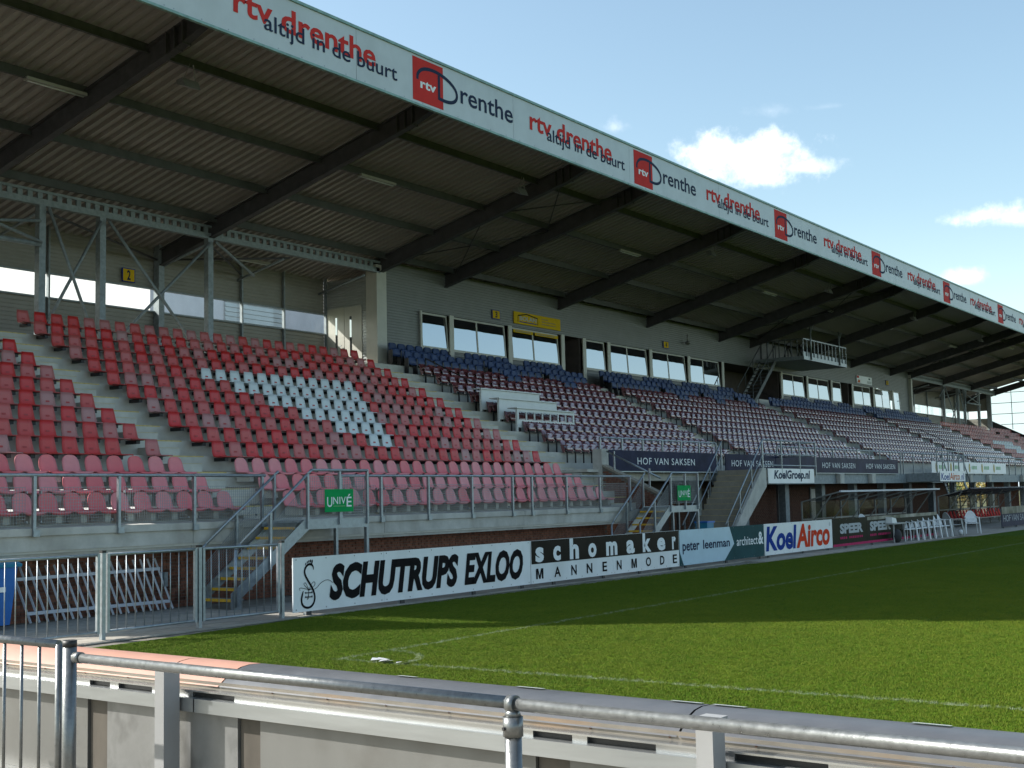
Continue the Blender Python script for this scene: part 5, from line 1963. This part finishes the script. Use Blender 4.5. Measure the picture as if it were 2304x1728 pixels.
# slot covers leave dark openings
cov = [(-3.0, -4.86), (-5.03, -5.10), (-5.37, -5.68), (-5.98, -7.74), (-7.93, -8.0), (-8.31, -8.64), (-9.0, -10.4), (-10.7, -13.5)]
for a, b_ in cov:
    FG().box(-7.19, -7.171, b_, a, .905, .9568).build('slot_cover', 'aluminium_ledge', BR)
for (a, b_) in ((-3.0, -5.72), (-5.73, -9.1), (-9.11, -13.5)):
    FG().box(-7.225, -7.165, b_, a, .862, .928).build('aluminium_rail', 'aluminium', BR)
pe = [-3.0, -3.9, -4.84, -5.0, -6.0, -6.15, -7.75, -7.91, -9.6, -9.76, -11.4, -11.56, -13.5]
for i, (a, b_) in enumerate(zip(pe[:-1], pe[1:])):
    nar = (a - b_) < .2
    m_ = 'panel_joint' if nar else ('panel_alu_bright' if i == 3 else 'panel_alu')
    FG().box(-7.185 if not nar else -7.17, -7.15, b_ + .003, a - .003, .20, .8615).build('panel' if not nar else 'joint_plate', m_, BR)
FG().box(-7.27, -7.186, -13.5, -3, .37, .43).build('foot_rail', 'aluminium_ledge', BR)
MB().box(-7.149, -6.85, -13.5, -3, .0, .90).build('core', 'panel_joint', BR)
for i, (y0, y1) in enumerate(((-7.44, -7.58), (-8.21, -8.35), (-8.40, -8.54), (-6.75, -6.86), (-9.20, -9.34))):
    FG().add([(-6.88, y0, 1.0705), (-6.88, y1, 1.0705), (-6.845, y1, 1.0665), (-6.845, y0, 1.0665)], [(0, 1, 2, 3)]).build('tape_strip', 'tape', BR)
for y, lab in ((-5.60, 'pale square post left of the foreground clamp, in front of the salmon sheet'), (-8.59, 'pale square post with a flat cap right of the foreground clamp')):
    t = thing('square_post', (-7.3, y, .18), lab, 'post', 'pale square posts in front of the casing')
    FG().box(-7.335, -7.235, y - .034, y + .034, .18, 1.085).build('shaft', 'post_paint', t)
    FG().box(-7.345, -7.225, y - .044, y + .044, 1.086, 1.098).build('cap', 'post_paint', t)
t = thing('litter', (.05, -.75, 0), 'crumpled white plastic litter on the goal line near the corner', 'litter')
lt = MB()
random.seed(5)
for i in range(5):
    x, y = .0 + random.uniform(-.13, .13), -.72 + random.uniform(-.30, .30)
    lt.add([(x + random.uniform(-.12, .12), y + random.uniform(-.12, .12), .022 + random.uniform(0, .018)) for _ in range(4)], [(0, 1, 2, 3)])
lt.build('plastic_scraps', 'tape', t)

# ================================================================ beyond the stand
t = thing('neighbour_hall', (21, 40, 0), 'large pale hall roof seen through the glazed strip behind the stand', 'building')
MB().box(24.9, 60, 34, 60, 0, 17).build('wall', 'hall_roof', t)
MB().box(24.6, 60.3, 33.7, 60, 17.001, 17.3).build('roof', 'hall_roof', t)
clad('cladding_panel', 'cladding_silver', 29.2, 33.0, 0, 13.2, 33.95, t, pitch=.22, depth=.05)
random.seed(21)


def tree(x, y, h, rr, label, m_, name='garden_tree'):
    t = thing(name, (x, y, 0), label, 'tree', 'trees behind the far end of the stand')
    tr = MB()
    tr.tube((x, y, -.03), (x + .1, y, h * .45), .14, 8, .09)
    for i in range(6):
        a = i * 1.05
        tr.tube((x + .08, y, h * .36), (x + rr * .6 * math.cos(a), y + rr * .6 * math.sin(a), h * .72), .06, 6, .02)
    tr.build('trunk', 'bark', t)
    cr = MB()
    for i in range(1500):
        while True:
            p = Vector((random.uniform(-1, 1), random.uniform(-1, 1), random.uniform(-1, 1)))
            if .25 < p.length < 1:
                break
        n_ = math.sin(p.x * 5 + x) * math.cos(p.y * 4.1 + y) * math.sin(p.z * 4.4)
        if n_ < -.25:
            continue
        c_ = Vector((x + p.x * rr, y + p.y * rr, h * .62 + p.z * h * .42))
        s = random.uniform(.07, .16)
        u = Vector((random.gauss(0, 1), random.gauss(0, 1), random.gauss(0, 1))).normalized()
        w = u.orthogonal().normalized()
        cr.add([c_ - u * s, c_ + w * s * .5, c_ + u * s, c_ - w * s * .5], [(0, 1, 2, 3)])
    cr.build('crown', m_, t)


for i, (x, y, h, rr, m_) in enumerate(((104, 23.5, 3.0, 1.9, 'leaves_green'), (109.5, 22.6, 2.6, 1.7, 'leaves_gold'), (113, 25, 3.4, 2.2, 'leaves_green'), (117, 23.4, 2.7, 1.8, 'leaves_gold'), (121, 25.5, 3.4, 2.2, 'leaves_green'))):
    tree(x, y, h, rr, ['green garden tree behind the far dugout, leftmost', 'golden garden tree behind the far dugout', 'taller green garden tree behind the far dugout', 'golden garden tree near the far stair', 'green garden tree behind the far end, rightmost'][i], m_)

# ================================================================ grass blades
def grass():
    me = bpy.data.meshes.new('grass')
    reg = [(-6.7, -10.2), (8, -8.6), (40, -1.2), (40, 3.15), (18, 3.74), (4.2, 4.33), (.6, 4.03), (-6.7, 3.9)]
    # fine strips so that the density can fall with distance
    vs_, fs = [], []
    step = 1.0
    inside = lambda x, y: y > max(-10.2 + (x + 6.7) * .109, -8.6 + (x - 8) * .23) and y < (3.9 if x < .6 else edge(x) - .03) and x < 40
    x = -6.7
    while x < 40:
        y = -10.4
        while y < 4.4:
            cx_, cy_ = x + step / 2, y + step / 2
            if inside(cx_, cy_ - .3) or inside(cx_, cy_ + .3):
                y1 = min(y + step, (3.9 if x < .6 else edge(x) - .03))
                if y1 > y:
                    n0 = len(vs_)
                    vs_ += [(x, y, .002), (x + step, y, .002), (x + step, y1, .002), (x, y1, .002)]
                    fs.append((n0, n0 + 1, n0 + 2, n0 + 3))
            y += step
        x += step
    me.from_pydata(vs_, [], fs)
    o = link('grass', me, 'grass_blades', label='short mown grass of the pitch', cat='grass', kind='stuff')
    g = bpy.data.node_groups.new('grass_scatter', 'GeometryNodeTree')
    g.interface.new_socket('Geometry', in_out='INPUT', socket_type='NodeSocketGeometry')
    g.interface.new_socket('Geometry', in_out='OUTPUT', socket_type='NodeSocketGeometry')
    N, L = g.nodes.new, g.links.new
    gi, go = N('NodeGroupInput'), N('NodeGroupOutput')
    pos = N('GeometryNodeInputPosition')
    sep = N('ShaderNodeSeparateXYZ')
    L(pos.outputs[0], sep.inputs[0])
    mr = N('ShaderNodeMapRange')
    mr.inputs['From Min'].default_value = -6
    mr.inputs['From Max'].default_value = 26
    mr.inputs['To Min'].default_value = 1150
    mr.inputs['To Max'].default_value = 160
    L(sep.outputs['X'], mr.inputs['Value'])
    dist = N('GeometryNodeDistributePointsOnFaces')
    L(gi.outputs[0], dist.inputs['Mesh'])
    L(mr.outputs[0], dist.inputs['Density'])
    # a tuft of five blades
    jn = N('GeometryNodeJoinGeometry')
    rnd = random.Random(3)
    for i in range(6):
        cn_ = N('GeometryNodeMeshCone')
        cn_.fill_type = 'NONE'
        cn_.inputs['Vertices'].default_value = 3
        cn_.inputs['Radius Top'].default_value = 0.0
        cn_.inputs['Radius Bottom'].default_value = .0026
        cn_.inputs['Depth'].default_value = rnd.uniform(.014, .027)
        tr = N('GeometryNodeTransform')
        L(cn_.outputs['Mesh'], tr.inputs['Geometry'])
        tr.inputs['Translation'].default_value = (rnd.uniform(-.022, .022), rnd.uniform(-.022, .022), -.002)
        tr.inputs['Rotation'].default_value = (rnd.uniform(-.6, .6), rnd.uniform(-.6, .6), rnd.uniform(0, 3))
        L(tr.outputs[0], jn.inputs[0])
    sm = N('GeometryNodeSetMaterial')
    sm.inputs['Material'].default_value = M['grass_blades']
    L(jn.outputs[0], sm.inputs['Geometry'])
    rv = N('FunctionNodeRandomValue')
    rv.data_type = 'FLOAT_VECTOR'
    rv.inputs[0].default_value = (-.15, -.15, 0)
    rv.inputs[1].default_value = (.15, .15, 6.28)
    rs = N('FunctionNodeRandomValue')
    rs.data_type = 'FLOAT'
    rs.inputs[2].default_value = .7
    rs.inputs[3].default_value = 1.25
    ip = N('GeometryNodeInstanceOnPoints')
    L(dist.outputs['Points'], ip.inputs['Points'])
    L(sm.outputs[0], ip.inputs['Instance'])
    L(rv.outputs[0], ip.inputs['Rotation'])
    L(rs.outputs[1], ip.inputs['Scale'])
    L(ip.outputs[0], go.inputs[0])
    md = o.modifiers.new('scatter', 'NODES')
    md.node_group = g
    return o


grass()
